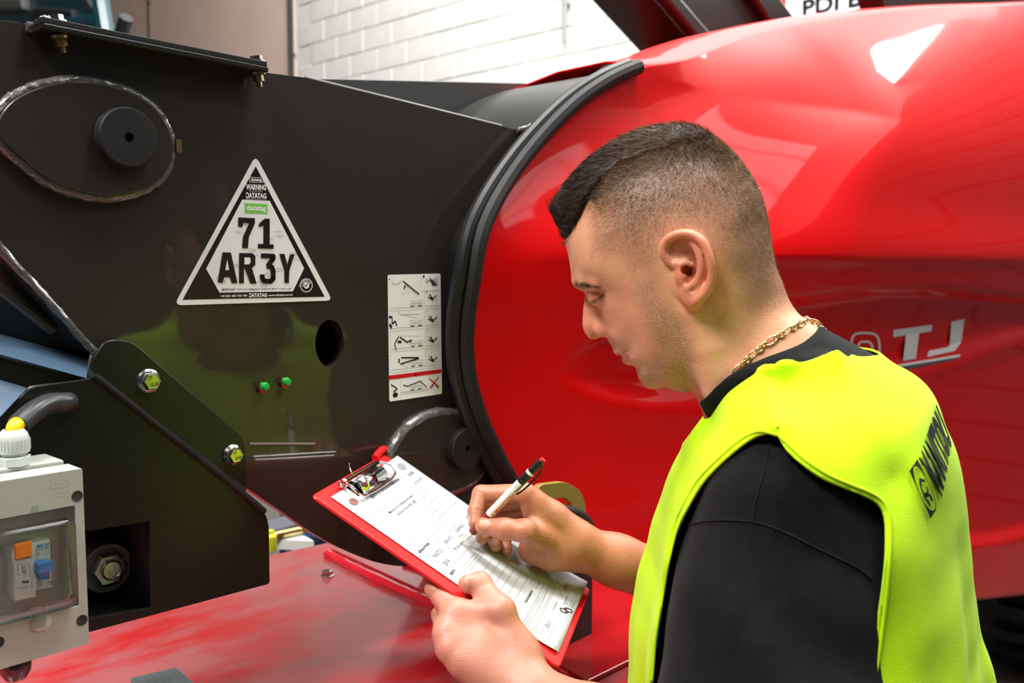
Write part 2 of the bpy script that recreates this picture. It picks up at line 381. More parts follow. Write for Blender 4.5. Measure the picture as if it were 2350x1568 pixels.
p = MH(620, 1262, .80); bm = bmesh.new(); lathe(bm, (p[0], p[1], .80), (0, 0, 1), [(0, 0), (.018, 0), (.019, .004), (.019, .04), (.012, .048), (.012, .055), (0, .055)], 20)
o = obj('spray_can', bm, mat('yellow_green_tin', (.62, .62, .01), .35), None); to_m(o); tag(o, 'yellow can standing on the white trolley top', 'can')
p = MH(632, 1229, .80); bm = bmesh.new(); hexa(bm, [(p[0] - .12, p[1] - .05, .80), (p[0] + .16, p[1] - .08, .80), (p[0] + .18, p[1] + .02, .80), (p[0] - .10, p[1] + .05, .80)], [(p[0] - .12, p[1] - .05, .83), (p[0] + .16, p[1] - .08, .83), (p[0] + .18, p[1] + .02, .83), (p[0] - .10, p[1] + .05, .83)])
o = obj('tool_case', bm, mat('grey_violet_plastic', (.10, .10, .13), .5), None, None); to_m(o); tag(o, 'dark grey tool case lying on the white trolley top', 'case')
p = MH(668, 1234, .80); bm = bmesh.new(); tube(bm, [(p[0] - .14, p[1] - .02, .812), (p[0] + .02, p[1], .815), (p[0] + .2, p[1] + .05, .812)], .011, 8)
o = obj('brass_rod', bm, BRASSY, None); to_m(o); tag(o, 'short brass coloured rod lying on the white trolley top', 'rod')

# tyre and axle lower right, behind the worker's back
ty = empty('tyre', 'black ribbed tyre standing on the floor under the red cover, lower right', 'tyre', MMAT)
tc_ = M(2390, 1370, .10); TR_ = .46; wc = TR_ ; TU = tc_[0] + .34
bm = bmesh.new(); lathe(bm, (TU, .12, wc), (0, -1, 0), [(.20, 0), (.30, -.01), (TR_ - .06, -.01), (TR_, .03), (TR_ + .005, .15), (TR_, .27), (TR_ - .06, .31), (.2, .30)], 64)
obj('carcass', bm, RUBBER, ty)
for i in range(26):
    a = 2 * pi * i / 26; bm = bmesh.new(); r0, r1 = TR_ - .03, TR_ + .035
    c_, s_ = cos(a), sin(a); c2, s2 = cos(a + .11), sin(a + .11)
    hexa(bm, [(TU + r0 * c_, .135, wc + r0 * s_), (TU + r0 * c2, .135, wc + r0 * s2), (TU + r0 * c2, -.04, wc + r0 * s2), (TU + r0 * c_, -.04, wc + r0 * s_)],
         [(TU + r1 * c_, .12, wc + r1 * s_), (TU + r1 * c2, .12, wc + r1 * s2), (TU + r1 * c2, -.04, wc + r1 * s2), (TU + r1 * c_, -.04, wc + r1 * s_)])
    obj('tread_lug', bm, RUBBER, ty, None)
bm = bmesh.new(); lathe(bm, (TU, .10, wc), (0, 1, 0), [(0, -.02), (.06, -.02), (.07, -.06), (.20, -.03), (.21, .01), (.19, .01), (.18, -.04), (.2, -.2)], 40); obj('rim', bm, mat('grey_rim', (.3, .3, .3), .4, .4), ty)
# black strut rising behind the red cover
st = empty('black_strut', 'broad black ribbed strut rising diagonally behind the red engine cover', 'strut', MMAT)
def vq(l, v): return [M(x, y, v) for x, y in l]
for nm, l, v0, v1 in (('outer_tube', [(1640, 150), (1860, 90), (1765, -40), (1480, -40)], -.55, -.75), ('edge_rib', [(1655, 150), (1690, 140), (1545, -30), (1495, -40)], -.52, -.56), ('side_rib', [(1800, 100), (1855, 80), (1768, -40), (1710, -40)], -.52, -.56)):
    a = [np.array(p) for p in vq(l, v0)]; bm = bmesh.new(); hexa(bm, a, [p + np.array([0, v1 - v0, 0]) for p in a]); o = obj(nm, bm, BLACKS, st, None); bevelmod(o, .012)
bm = bmesh.new(); a = [np.array(p) for p in vq([(2030, 26), (2370, 10), (2370, -60), (2010, -60)], -.26)]; hexa(bm, a, [p + np.array([0, -.08, 0]) for p in a])
o = obj('black_guard', bm, BLACKS, None, None); to_m(o); tag(o, 'black guard plate behind the top edge of the red cover, upper right', 'guard'); bevelmod(o, .01)
# ------------------------------------------------------------------ boom arm
boom = empty('boom_arm', 'black welded steel boom with two pin bosses and safety stickers', 'boom arm', MMAT)
hole_c = M(757, 788, 0); hole = [(hole_c[0] + .0215 * cos(a), hole_c[2] + .0295 * sin(a)) for a in np.linspace(0, 2 * pi, 33)[:-1]]
outl = [(-80, 40), (40, 50), (85, 62), (620, 168), (700, 178), (1150, 289), (1188, 299), (1250, 290), (1235, 345), (1110, 560), (1100, 900), (1200, 1110), (1150, 1240), (985, 1302), (900, 1299), (850, 1288), (745, 1243), (565, 1119), (400, 990), (216, 808), (-80, 490)]
rad = [0, .05, .02, .0, .0, .02, .02, 0, 0, 0, 0, 0, .03, .05, .06, .06, .05, 0, 0, 0, 0]
plate('side_plate', round_poly(mp2(outl), rad), -.016, 0, BLACKP, boom, [hole], bev=.0015)
plate('far_plate', mp2([(560, 172), (705, 179), (1000, 186), (1340, 194), (1420, 190), (1420, 560), (560, 560)], -.30), -.316, -.30, mat('grey_black_paint', (.035, .038, .036), .45, bscale=260), boom, bev=.0015)
plate('cross_plate', mp2([(640, 330), (1300, 330), (1300, 360), (640, 360)]), -.30, -.016, BLACKS, boom)
plate('end_plate', mp2([(1196, 302), (1222, 300), (1255, 274), (1300, 226), (1345, 194), (1410, 166), (1450, 160), (1330, 300), (1230, 420)], -.01), -.02, -.007, BLACKS, boom)
bm = bmesh.new(); tube(bm, catmull([M(x, y, .001) for x, y in ((1186, 299), (1205, 296), (1232, 284), (1252, 272))], 6), .0042, 8, rough=.2)
tube(bm, catmull([M(x, y, .0) for x, y in ((1252, 272), (1285, 240), (1320, 210), (1360, 188), (1410, 167))], 8), .0030, 8, rough=.12); obj('weld_bead', bm, WELD, boom)
bm = bmesh.new(); tube(bm, [M(x, y, -.006) for x, y in ((700, 178), (900, 227), (1150, 289))], .0022, 8); obj('edge_rod', bm, mat('worn_edge', (.22, .22, .21), .3, coat=.5), boom)
def boss(name, inner, v1, wr, lab):
    pts = catmull([np.array([p[0], p[1]]) for p in mp2(inner, v1)], 6, closed=True)
    o = plate(name, [tuple(p) for p in pts], -.001, v1, BLACKP, boom, bev=.0012)
    bm = bmesh.new(); tube(bm, [(p[0], v1 * .35, p[1]) for p in [c + (c - np.mean(pts, 0)) * .015 for c in pts]], wr, 12, closed=True, rough=.10); obj('weld_bead', bm, WELD, boom)
    return o
boss('pin_boss', [(-8, 300), (4, 262), (30, 232), (66, 211), (113, 195), (170, 186), (232, 192), (290, 208), (340, 235), (375, 270), (393, 310), (398, 345), (388, 382), (362, 415), (316, 438), (250, 449), (180, 438), (118, 412), (60, 370), (15, 330)], .014, .0062, '')
boss('pin_boss', [(903, 1060), (915, 1022), (945, 983), (995, 955), (1045, 952), (1085, 972), (1112, 1008), (1119, 1045), (1110, 1082), (1080, 1112), (1030, 1130), (975, 1132), (930, 1110)], .012, .0078, '')
def cap(px, py, r, v, h):
    c = M(px, py, v + h); g = bmesh.new(); lathe(g, (c[0], v, c[2]), (0, 1, 0), [(r * 1.0, 0), (r * 1.02, h * .3), (r, h * .35), (r, h * .85), (r * .95, h), (.0048, h), (.0042, h - .006), (0, h - .006)], 48)
    o = obj('rubber_cap', g, RUBBER, boom); return o
cap(297, 315, .0298, .014, .014); cap(1074, 1031, .0298, .012, .012)
bm = bmesh.new(); c = M(404, 334, .006); box(bm, (c[0] - .003, .0, c[2] - .008), (c[0] + .003, .013, c[2] + .006)); obj('weld_stop', bm, BRASSY, boom)
# recess behind the round hole with a passivated bolt
bm = bmesh.new(); lathe(bm, (hole_c[0], -.016, hole_c[2]), (0, -1, 0), [(.032, 0), (.032, .05), (0, .05)], 32); obj('hole_sleeve', bm, BLACKS, boom)
bm = bmesh.new(); c = (hole_c[0] - .004, -.05, hole_c[2] + .002); lathe(bm, c, (0, 1, 0), [(0, 0), (.012, 0), (.012, .004), (0, .004)], 24)
lathe(bm, (c[0], -.046, c[2]), (0, 1, 0), [(0, 0), (.0085, 0), (.0085, .008), (.0065, .010), (0, .010)], 6); obj('recessed_bolt', bm, BRASSY, boom)
for px, py in ((605, 888), (655, 877)):
    c = M(px, py, .006); g = bmesh.new(); lathe(g, (c[0], 0, c[2]), (0, 1, 0), [(.0052, 0), (.0052, .004), (.0035, .005), (.0032, .008), (0, .008)], 6); n = obj('grease_nipple', g, BRASSY, boom)
    g = bmesh.new(); lathe(g, (c[0], .006, c[2] + .0006), (0, 1, 0), [(.0048, 0), (.0052, .003), (.0040, .0065), (0, .0075)], 16); obj('green_cap', g, mat('green_plastic', (.02, .42, .07), .3), n)
    g = bmesh.new(); lathe(g, (c[0], .003, c[2] - .0048), (0, 1, 0), [(.0030, 0), (.0034, .004), (.002, .006), (0, .007)], 12); obj('red_collar', g, mat('red_plastic_collar', (.6, .05, .02), .3), n)
bm = bmesh.new(); a, b = M(572, 1020, .001), M(722, 1020, .001); tube(bm, [a, b], .0022, 8, rough=.15); obj('scribed_weld', bm, mat('dull_weld', (.12, .10, .08), .5), boom)
# wear pad bracket along the top edge
tp = [M(x, y, .0) for x, y in ((92, 52), (112, 50), (620, 152))]; tp2 = [M(x, y, .0) for x, y in ((92, 72), (112, 66), (618, 165))]
bm = bmesh.new()
def slab(bm, a, b, th, v0, v1, lift=0):
    a, b = np.array(a), np.array(b); d = b - a; d /= np.linalg.norm(d); n = np.array([-d[2], 0, d[0]]); L = [a + n * lift, b + n * lift]
    lo = [L[0] * [1, 0, 1] + [0, v0, 0], L[1] * [1, 0, 1] + [0, v0, 0], L[1] * [1, 0, 1] + [0, v1, 0], L[0] * [1, 0, 1] + [0, v1, 0]]
    hexa(bm, lo, [p + n * th for p in lo])
a_, b_2 = M(100, 66, .03), M(617, 166, .03)
slab(bm, a_, b_2, .006, -.02, .030); o = obj('pad_bracket', bm, BLACKS, boom, None); bevelmod(o, .0015)
bm = bmesh.new(); slab(bm, a_, b_2, .006, -.018, .027, .0062); o = obj('wear_pad', bm, RUBBER, boom, None); bevelmod(o, .001)
bm = bmesh.new(); tube(bm, catmull([M(x, y, .002) for x, y in ((60, 60), (85, 64), (96, 52), (112, 47))], 4), .005, 8, rough=.2); obj('weld_bead', bm, WELD, boom)
def vbolt(px, py, v, r=.0075):
    c = M(px, py, v); g = bmesh.new(); lathe(g, (c[0], v, c[2] - .004), (-.18, 0, 1), [(0, -.012), (.003, -.012), (.003, -.006), (r * .8, -.006), (r * .8, .001)], 6); lathe(g, (c[0], v, c[2] - .003), (-.18, 0, 1), [(r * 1.15, 0), (r * 1.15, .003), (0, .003)], 20); obj('bracket_bolt', g, BRASSY, boom)
vbolt(138, 82, .018); vbolt(592, 166, .018)
for px, py in ((130, 45), (590, 137)):
    c = M(px, py, .008); g = bmesh.new(); lathe(g, (c[0], .008, c[2] - .003), (-.18, 0, 1), [(.009, 0), (.009, .002), (.007, .002), (.007, .007), (0, .007)], 6); obj('bolt_head', g, ZINC, boom)

# triangular registration sticker
stk = bpy.data.objects.new('warning_sticker', bpy.data.meshes.new('x'))
def sticker_base(name, pts, r, v, parent, m_): return plate(name, round_poly(mp2(pts), r), v - .0004, v, m_, parent)
WV = WHITEV
tri = sticker_base('triangle_sticker', [(586, 357), (762, 690), (399, 701)], [.009, .009, .009], .0008, boom, WV)
def ipx(v): return lambda x, y: M(x, y, v)
ik = Ink(ipx(.0010)); ik.tri([(587, 382), (745, 681), (419, 688)]); ik.make('black_field', BLACKV, tri)
ik = Ink(ipx(.0012)); ik.tri([(556, 458), (619, 461), (698, 616), (672, 669), (504, 672), (473, 617)]); ik.make('white_hexagon', WV, tri)
ik = Ink(ipx(.0014)); ik.poly([(561, 466), (614, 469), (614, 491), (562, 490)]); ik.make('green_badge', GREENV, tri)
ik = Ink(ipx(.0016)); ik.text('datatag', (566, 487), (611, 488), (611, 472), (566, 470), .03)
ik.text('WARNING', (564, 436), (611, 437), (610, 424), (565, 422), .04); ik.text('ƆATATAG', (564, 455), (612, 456), (611, 443), (564, 441), .04)
ik.text('Protected with a', (573, 440), (603, 440.5), (603, 438), (573, 437.5)); ik.text('electronic security system', (564, 458.3), (612, 459), (612, 456.6), (564, 456))
ik.text('datatag', (576, 418), (601, 418), (601, 409), (576, 408), .03); ik.pline([(573, 407), (604, 408), (604, 419), (573, 418), (573, 407)], 1); ik.text('+44 (0)3 450 700 440', (505, 684), (567, 682.5), (567, 676), (505, 677), .02); ik.text('ƆATATAG', (571, 683), (613, 681.5), (613, 672.5), (571, 673), .04)
ik.text('www.datatag.co.uk', (616, 682), (672, 680), (672, 674), (616, 675), .02)
ik.ring((703, 655), 14.5, 12.8, 28, 1.1); ik.disc((703, 655), 7, 24, 1.1)
for k, ch in enumerate('CESAR'): a = radians(150 - k * 30); x, y = 703 + 10 * cos(a), 655 - 11 * sin(a); ik.text(ch, (x - 2, y + 2), (x + 2, y + 2), (x + 2, y - 2), (x - 2, y - 2), .04)
ik.make('white_lettering', WV, tri)
ik = Ink(ipx(.0016)); GT = GREYV
for k in range(34):
    x = 486 + (k * 37) % 205; y = 500 + (k * 53) % 168
    if abs(x - 587) < 20 + (y - 470) * .52: ik.text(('CEA', 'AEA', 'datatag')[k % 3], (x, y), (x + 17, y), (x + 17, y - (8 if k % 3 == 0 else 5)), (x, y - (8 if k % 3 == 0 else 5)))
ik.make('grey_lettering', GT, tri)
ik = Ink(ipx(.0018))
def done():
    global ik
    ik.make('large_character', BLACKV, tri, True); ik = Ink(ipx(.0018))
def seg(pts, w): 
    ik.pline(pts, w)
    for p in pts[1:-1]: ik.disc(p, w / 2, 12)
ik.poly([(547, 499), (585, 501), (585, 511), (569, 570), (557, 569), (572, 513), (558, 512), (557, 521), (547, 520)]) if False else ik.tri([(547, 499), (585, 501), (585, 513), (571, 545), (569, 570), (556, 569), (558, 543), (572, 512), (558, 511), (557, 521), (547, 520)]); done()
ik.tri([(594, 514), (607, 502), (619, 502), (619, 561), (628, 561), (628, 571), (592, 570), (592, 560), (605, 560), (605, 518), (594, 521)]); done()
ik.tri([(511, 579), (530, 580), (545, 650), (532, 650), (528, 636), (515, 636), (511, 649), (500, 648)]); done()
ik.tri([(549, 581), (579, 581), (586, 588), (586, 608), (578, 615), (589, 651), (575, 651), (562, 616), (560, 616), (560, 650), (549, 650)]); done()
seg([(599, 587), (627, 588), (627, 594), (614, 611)], 11); seg([(612, 611), (624, 613), (627, 622), (627, 640), (621, 646), (606, 645), (602, 638), (602, 630)], 11); done()
ik.tri([(641, 583), (653, 583), (659, 608), (666, 584), (676, 584), (664, 622), (663, 650), (653, 649), (653, 622)]); done()
ik.text('IMPORTANT:', (509, 667), (541, 666.5), (541, 662), (509, 662.5), .03); ik.text('Each new keeper of this equipment MUST register with', (545, 666.5), (668, 665), (668, 661), (545, 662), .02)
ik.make('black_lettering', BLACKV, tri)
ik = Ink(ipx(.0020)); ik.tri([(517, 620), (526, 620), (521.5, 596)]); ik.tri([(561, 591), (573, 591), (575, 594), (575, 603), (571, 607), (561, 607)]); ik.pline([(699, 654), (702, 658), (707, 651)], 0.1)
ik.make('letter_counters', WV, tri)
ik = Ink(ipx(.0020)); ik.pline([(699, 654), (702, 658), (707, 650)], 1.6); ik.make('tick_mark', BLACKV, tri)

# operating pictogram sticker
def S(a, b):                                  # a, b in 0..1 across and down the sticker
    tl, tr, br, bl = np.array((889., 631)), np.array((1010., 628)), np.array((1013.5, 904)), np.array((893., 922))
    return tuple((1 - a) * (1 - b) * tl + a * (1 - b) * tr + a * b * br + (1 - a) * b * bl)
pic = sticker_base('pictogram_sticker', [S(0, 0), S(1, 0), S(1, 1), S(0, 1)], .003, .0008, boom, WV)
fs = lambda v: (lambda a, b: M(*S(a, b), v))
LG = mat('light_grey_print', (.45, .47, .47), .4); ig = Ink(fs(.0010)); ib = Ink(fs(.0011)); ir = Ink(fs(.0011))
for b0 in (.265, .425, .59, .755):
    ig.line((.03, b0), (.68, b0), .004); ig.line((.03, b0 + .022), (.68, b0 + .022), .003); ig.line((.72, b0), (.98, b0), .004); ig.line((.72, b0 + .022), (.98, b0 + .022), .003)
ig.line((.70, .14), (.70, .80), .004); ig.line((.64, .0), (.64, .14), .004); ig.line((.64, .14), (1, .14), .004)
def truck(x, y, s):
    for d in (0, .55): ig.pline([(x + d * s, y), (x + (d + .4) * s, y), (x + (d + .4) * s, y + .035 * s / .25), (x + d * s, y + .035 * s / .25), (x + d * s, y)], .004)
    ig.line((x + .1 * s, y + .02), (x + .9 * s, y + .02), .006); ib.line((x + .05 * s, y + .045), (x + .3 * s, y + .045), .007); ib.line((x + .6 * s, y + .045), (x + .9 * s, y + .045), .007)
for y in (.215, .375, .54, .70): truck(.42, y, .25)
ib.pline([(.30, .055), (.60, .165)], .012); ig.pline([(.32, .075), (.57, .175)], .005); ig.pline([(.09, .04), (.09, .075), (.2, .075), (.28, .045)], .006); ib.pline([(.34, .09), (.31, .115)], .02); ig.text('MAX 13°', (.27, .155), (.42, .155), (.42, .145), (.27, .145))
ib.pline([(.02, .335), (.08, .335), (.08, .39), (.14, .37), (.17, .41)], .016); ib.pline([(.03, .39), (.07, .42)], .03); ig.pline([(.2, .30), (.24, .32), (.6, .325)], .005); ig.pline([(.24, .32), (.5, .35), (.55, .36)], .004)
ib.pline([(.20, .49), (.12, .55), (.15, .60)], .014); ib.pline([(.22, .50), (.36, .545), (.44, .53), (.42, .56)], .013); ib.pline([(.18, .535), (.25, .54)], .02); ig.pline([(.22, .49), (.6, .505)], .004)
ib.pline([(.24, .665), (.58, .68)], .012); ib.pline([(.22, .715), (.58, .685)], .012); ib.pline([(.2, .67), (.2, .705)], .025); ig.pline([(.26, .72), (.36, .75), (.4, .70)], .004)
for y, k in ((.18, 0), (.36, 1), (.53, 1), (.69, 2)):
    ib.pline([(.76, y + .01), (.84, y + .03), (.93, y + .0)], .01); ib.line((.80, y - .01), (.86, y + .04), .018); ig.pline([(.75, y - .02), (.95, y + .05)], .004)
for k in range(5): ib.line((.80 + .03 * k, .03 + .012 * k), (.86 + .02 * k, .10), .012); ig.line((.72, .08 - .01 * k), (.97, .02 + .015 * k), .004)
ib.disc((.69, .02), .02, 12, .5)
for i_, (x, y) in enumerate(((.03, .03), (.03, .315), (.03, .475), (.03, .635), (.73, .14), (.73, .30), (.73, .46), (.73, .62))): ib.text(str(i_ % 4 + 1), (x, y + .012), (x + .018, y + .012), (x + .018, y), (x, y))
ig.line((.22, .85), (.22, .99), .005); ig.line((.24, .94), (.75, .945), .006); ig.line((.24, .955), (.75, .96), .004); truck(.4, .89, .25); ib.pline([(.27, .885), (.36, .90), (.6, .87), (.72, .93)], .009)
ib.pline([(.04, .87), (.11, .89), (.16, .91), (.08, .93)], .012); ib.disc((.12, .955), .05, 16, .4); ig.disc((.12, .955), .03, 16, .4); ib.pline([(.80, .95), (.86, .90), (.94, .95)], .009)
ir.poly([(0.0, .795), (1, .795), (1, .828), (0, .828)]); ir.line((.77, .86), (.95, .94), .012); ir.line((.95, .86), (.77, .94), .012)
ig.make('grey_drawing', LG, pic); ib.make('black_drawing', BLACKV, pic); ir.make('red_marks', REDV, pic)
ik = Ink(fs(.0013)); ik.tri([(.48, .822), (.53, .822), (.505, .801)]); ik.make('warning_triangle', BLACKV, pic)

# folded cowl and weld edge at the far left
ed = [M(x, y, .002) for x, y in ((-60, 500), (0, 570), (110, 690), (216, 808))]
bm = bmesh.new(); tube(bm, catmull(ed, 10), .0042, 10, rough=.18); obj('weld_bead', bm, WELD, boom)
cw_ = empty('folded_cowl', 'black folded steel cowl with a painted bluish sheen below the boom at the left edge', 'cowl', MMAT)
COWL = mat('black_steel_blue_sheen', (.07, .12, .19), .26, coat=.6, coat_r=.2, bscale=400, bdist=.00008)  # black steel; the bluish ceiling reflection is put into this colour
def patch(name, a, va, b, vb, mt, parent, th=.004):  # sheet between two pixel polylines at their own depths
    A_ = [M(x, y, v) for (x, y), v in zip(a, va)]; B_ = [M(x, y, v) for (x, y), v in zip(b, vb)]; bm = bmesh.new()
    for i in range(len(A_) - 1):
        l = [A_[i], A_[i + 1], B_[i + 1], B_[i]]; hexa(bm, l, [(p[0], p[1] - th, p[2] - th * .6) for p in l])
    return obj(name, bm, mt, parent, None)
patch('upper_fold', [(-60, 752), (206, 808), ], [-.05, -.05], [(-60, 797), (198, 868)], [.03, .03], COWL, cw_)
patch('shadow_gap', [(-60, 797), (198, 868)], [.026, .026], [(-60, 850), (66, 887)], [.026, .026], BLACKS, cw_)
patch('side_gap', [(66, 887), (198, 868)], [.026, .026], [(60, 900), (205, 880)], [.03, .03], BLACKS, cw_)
patch('lower_fold', [(-60, 850), (66, 887)], [.024, .024], [(-60, 1010), (-8, 966)], [.07, .07], COWL, cw_)
patch('inner_wall', [(-80, 480), (-80, 760)], [-.012, -.06], [(222, 812), (206, 808)], [-.012, -.05], BLACKS, cw_)
bm = bmesh.new(); tube(bm, [M(-20, 648, -.008), M(120, 758, -.02)], .006, 10); obj('inner_rod', bm, BLACKP, cw_)

# ------------------------------------------------------------------ bolted guard bracket
gb = empty('guard_bracket', 'large black folded steel guard bolted to the boom, with a square window', 'bracket', MMAT)
FLV = .012; BDV = .040
plate('bolting_flange', round_poly(mp2([(208, 850), (213, 826), (238, 786), (262, 779), (305, 785), (548, 996), (563, 1018), (567, 1122)], FLV), [0, .004, .008, .008, .01, .008, .008, 0]), FLV - .006, FLV, BLACKS, gb, bev=.001)
bm = bmesh.new(); A_ = [M(x, y, FLV) for x, y in ((208, 848), (567, 1120))]; B_ = [M(x, y, BDV) for x, y in ((214, 862), (560, 1137))]
hexa(bm, [A_[0], A_[1], B_[1], B_[0]], [(p[0] - .003, p[1] - .004, p[2] - .005) for p in (A_[0], A_[1], B_[1], B_[0])]); obj('fold_strip', bm, BLACKS, gb, None)
win = mp2([(120, 1232), (343, 1196), (345, 1396), (120, 1436)], BDV)
body = [(-80, 1010), (-20, 978), (70, 890), (204, 870), (216, 862), (560, 1137), (609, 1178), (617, 1205), (619, 1340), (206, 1451), (-80, 1530)]
plate('body_plate', round_poly(mp2(body, BDV), [0, 0, .01, .002, 0, .0, .01, .008, .004, 0, 0]), BDV - .006, BDV, BLACKS, gb, [win], bev=.001)
bm = bmesh.new(); tube(bm, catmull([M(x, y, BDV - .001) for x, y in ((216, 862), (400, 1008), (560, 1136), (606, 1175))], 6), .004, 8); obj('bend_line', bm, BLACKS, gb)
INT = mat('black_interior', (.006, .006, .006), .6)
wt_ = M(120, 1232, BDV)[2] + .004; wb_ = min(M(345, 1396, BDV)[2], M(120, 1436, BDV)[2]) - .004; u0 = M(-60, 1300, BDV)[0]; u1 = M(347, 1300, BDV)[0]
bm = bmesh.new(); box(bm, (u0, -.09, wb_ - .003), (u1, -.085, wt_)); box(bm, (u1, -.09, wb_ - .003), (u1 + .003, BDV - .006, wt_)); box(bm, (u0, -.085, wt_), (u1, BDV - .006, wt_ + .003)); box(bm, (u0, -.085, wb_ - .003), (u1, BDV - .006, wb_)); obj('inner_box', bm, INT, gb, None)
def flangebolt(px, py, v, r, parent, txt, mt=ZINC, name='flange_bolt'):
    c = M(px, py, v + .008); g = bmesh.new(); lathe(g, (c[0], v, c[2]), (0, 1, 0), [(r, 0), (r, .0015), (r * .72, .004), (0, .004)], 40)
    lathe(g, (c[0], v + .003, c[2]), (0, 1, 0), [(r * .74, 0), (r * .74, .006), (r * .66, .0078), (r * .6, .0078), (r * .58, .0070), (0, .0070)], 6); o = obj(name, g, mt, parent)
    k = Ink(lambda a, b: (c[0] + a, v + .0104, c[2] + b)); k.text('TY', (-.3 * r, .08 * r), (.1 * r, .25 * r), (.0 * r, .55 * r), (-.4 * r, .38 * r), .02); k.text(txt, (-.1 * r, -.45 * r), (.45 * r, -.3 * r), (.42 * r, .0 * r), (-.12 * r, -.12 * r), .02)
    k.make('grade_mark', mat('stamped_mark', (.2, .2, .15), .5, .6) if 'stamped_mark' not in bpy.data.materials else bpy.data.materials['stamped_mark'], o)
    return o
flangebolt(348, 876, FLV, .0128, gb, '8.8'); flangebolt(541, 1046, FLV, .0118, gb, '8.8')
bm = bmesh.new(); c = M(333, 878, FLV); lathe(bm, (c[0], FLV - .001, c[2]), (0, 1, 0), [(.012, 0), (.012, .0014), (0, .0014)], 24); obj('bolt_slot', bm, bpy.data.materials['black_interior'], gb)
# black sleeve carrying the yellow cable from a grommet in the bracket to the switch box
gc = M(150, 930, BDV)
# hydraulic valve seen through the window
hv = empty('hydraulic_valve', 'solenoid valve with hex nut and grey ring behind the bracket window', 'valve', MMAT)
hc = M(246, 1304, -.012); HV = -.012
bm = bmesh.new(); lathe(bm, (hc[0], -.068, hc[2]), (0, 1, 0), [(.024, 0), (.0255, .05), (.0262, .054), (.0255, .057), (.0225, .0575), (.0215, .0565), (0, .0565)], 56); obj('coil_ring', bm, mat('grey_plastic', (.14, .14, .125), .4), hv)
bm = bmesh.new(); lathe(bm, (hc[0], HV, hc[2]), (0, 1, 0), [(.0195, 0), (.0195, .006), (.0165, .0085), (.0105, .0085), (.010, .0100), (.0092, .0105), (.0082, .0095), (0, .0088)], 6)
n_ = obj('hex_nut', bm, ZINC, hv)
bm = bmesh.new(); lathe(bm, (hc[0], HV + .008, hc[2]), (0, 1, 0), [(.0105, 0), (.0105, .0035), (.0095, .0045), (.0085, .0035), (0, .0030)], 40); obj('nut_crown', bm, ZINC, n_)
k = Ink(lambda a, b: (hc[0] + a, HV + .0087, hc[2] + b))
for i, ch in enumerate('TORQUE 10 ft lb'):
    a = radians(135 - i * 15); rr = .0132
    if ch != ' ': ca, sa = cos(a), sin(a); s_ = .0011; k.text(ch, (rr * ca - s_ * sa, rr * sa + s_ * -ca * -1 * 0 - s_ * 0), (rr * ca + s_ * sa, rr * sa - s_ * ca), ((rr + .0024) * ca + s_ * sa, (rr + .0024) * sa - s_ * ca), ((rr + .0024) * ca - s_ * sa, (rr + .0024) * sa + s_ * ca), .02)
k.make('stamped_text', bpy.data.materials['stamped_mark'], n_)
k = Ink(lambda a, b: (hc[0] + a, -.0113, hc[2] + b))
for i, ch in enumerate('HYDRAFORCE'):
    a = radians(165 - i * 15); rr = .0205; ca, sa = cos(a), sin(a); s_ = .0019; k.text(ch, (rr * ca - s_ * sa, rr * sa + s_ * ca), (rr * ca + s_ * sa, rr * sa - s_ * ca), ((rr + .0035) * ca + s_ * sa, (rr + .0035) * sa - s_ * ca), ((rr + .0035) * ca - s_ * sa, (rr + .0035) * sa + s_ * ca), .02)
k.make('ring_text', mat('dark_ring_text', (.05, .05, .045), .5), hv)
bm = bmesh.new(); c = M(322, 1300, -.03); lathe(bm, (c[0], c[1], c[2] - .030), (0, 0, 1), [(0, 0), (.0085, 0), (.0095, .006), (.0095, .052), (.0075, .054), (.0075, .057), (.0088, .059), (.0088, .078), (0, .078)], 24); obj('steel_stem', bm, mat('dull_steel', (.34, .36, .32), .3, .3), hv)
for y_ in (1.0, .2):
    bm = bmesh.new(); tube(bm, catmull([M(180, 1200 + 190 * (1 - y_), -.05), M(240, 1216 + 180 * (1 - y_), -.04), M(330, 1200 + 200 * (1 - y_), -.055)], 6), .004, 8); obj('hose', bm, RUBBER, hv)

# ------------------------------------------------------------------ switch box
sb = empty('switch_box', 'pale grey breaker box with clear window, orange button and blue toggle', 'switch box', MMAT)
BXM = mat('pale_grey_abs', (.50, .53, .46), .34, bscale=500, bdist=.00005)
FV = .125; BV = .055
UF = lambda x, y: M(x, y, FV)
fr = [UF(-120, 1133), UF(189, 1075), UF(205, 1477), UF(-120, 1570)]
fx1 = .5 * (fr[1][0] + fr[2][0]); fw1 = fr[1][2]; fw0 = fr[2][2]; fx0 = fx1 - .130; ctru = (fx0 + fx1) / 2
lidw = mp2([(-200, 1160), (173, 1160), (185, 1380), (-200, 1400)], FV)
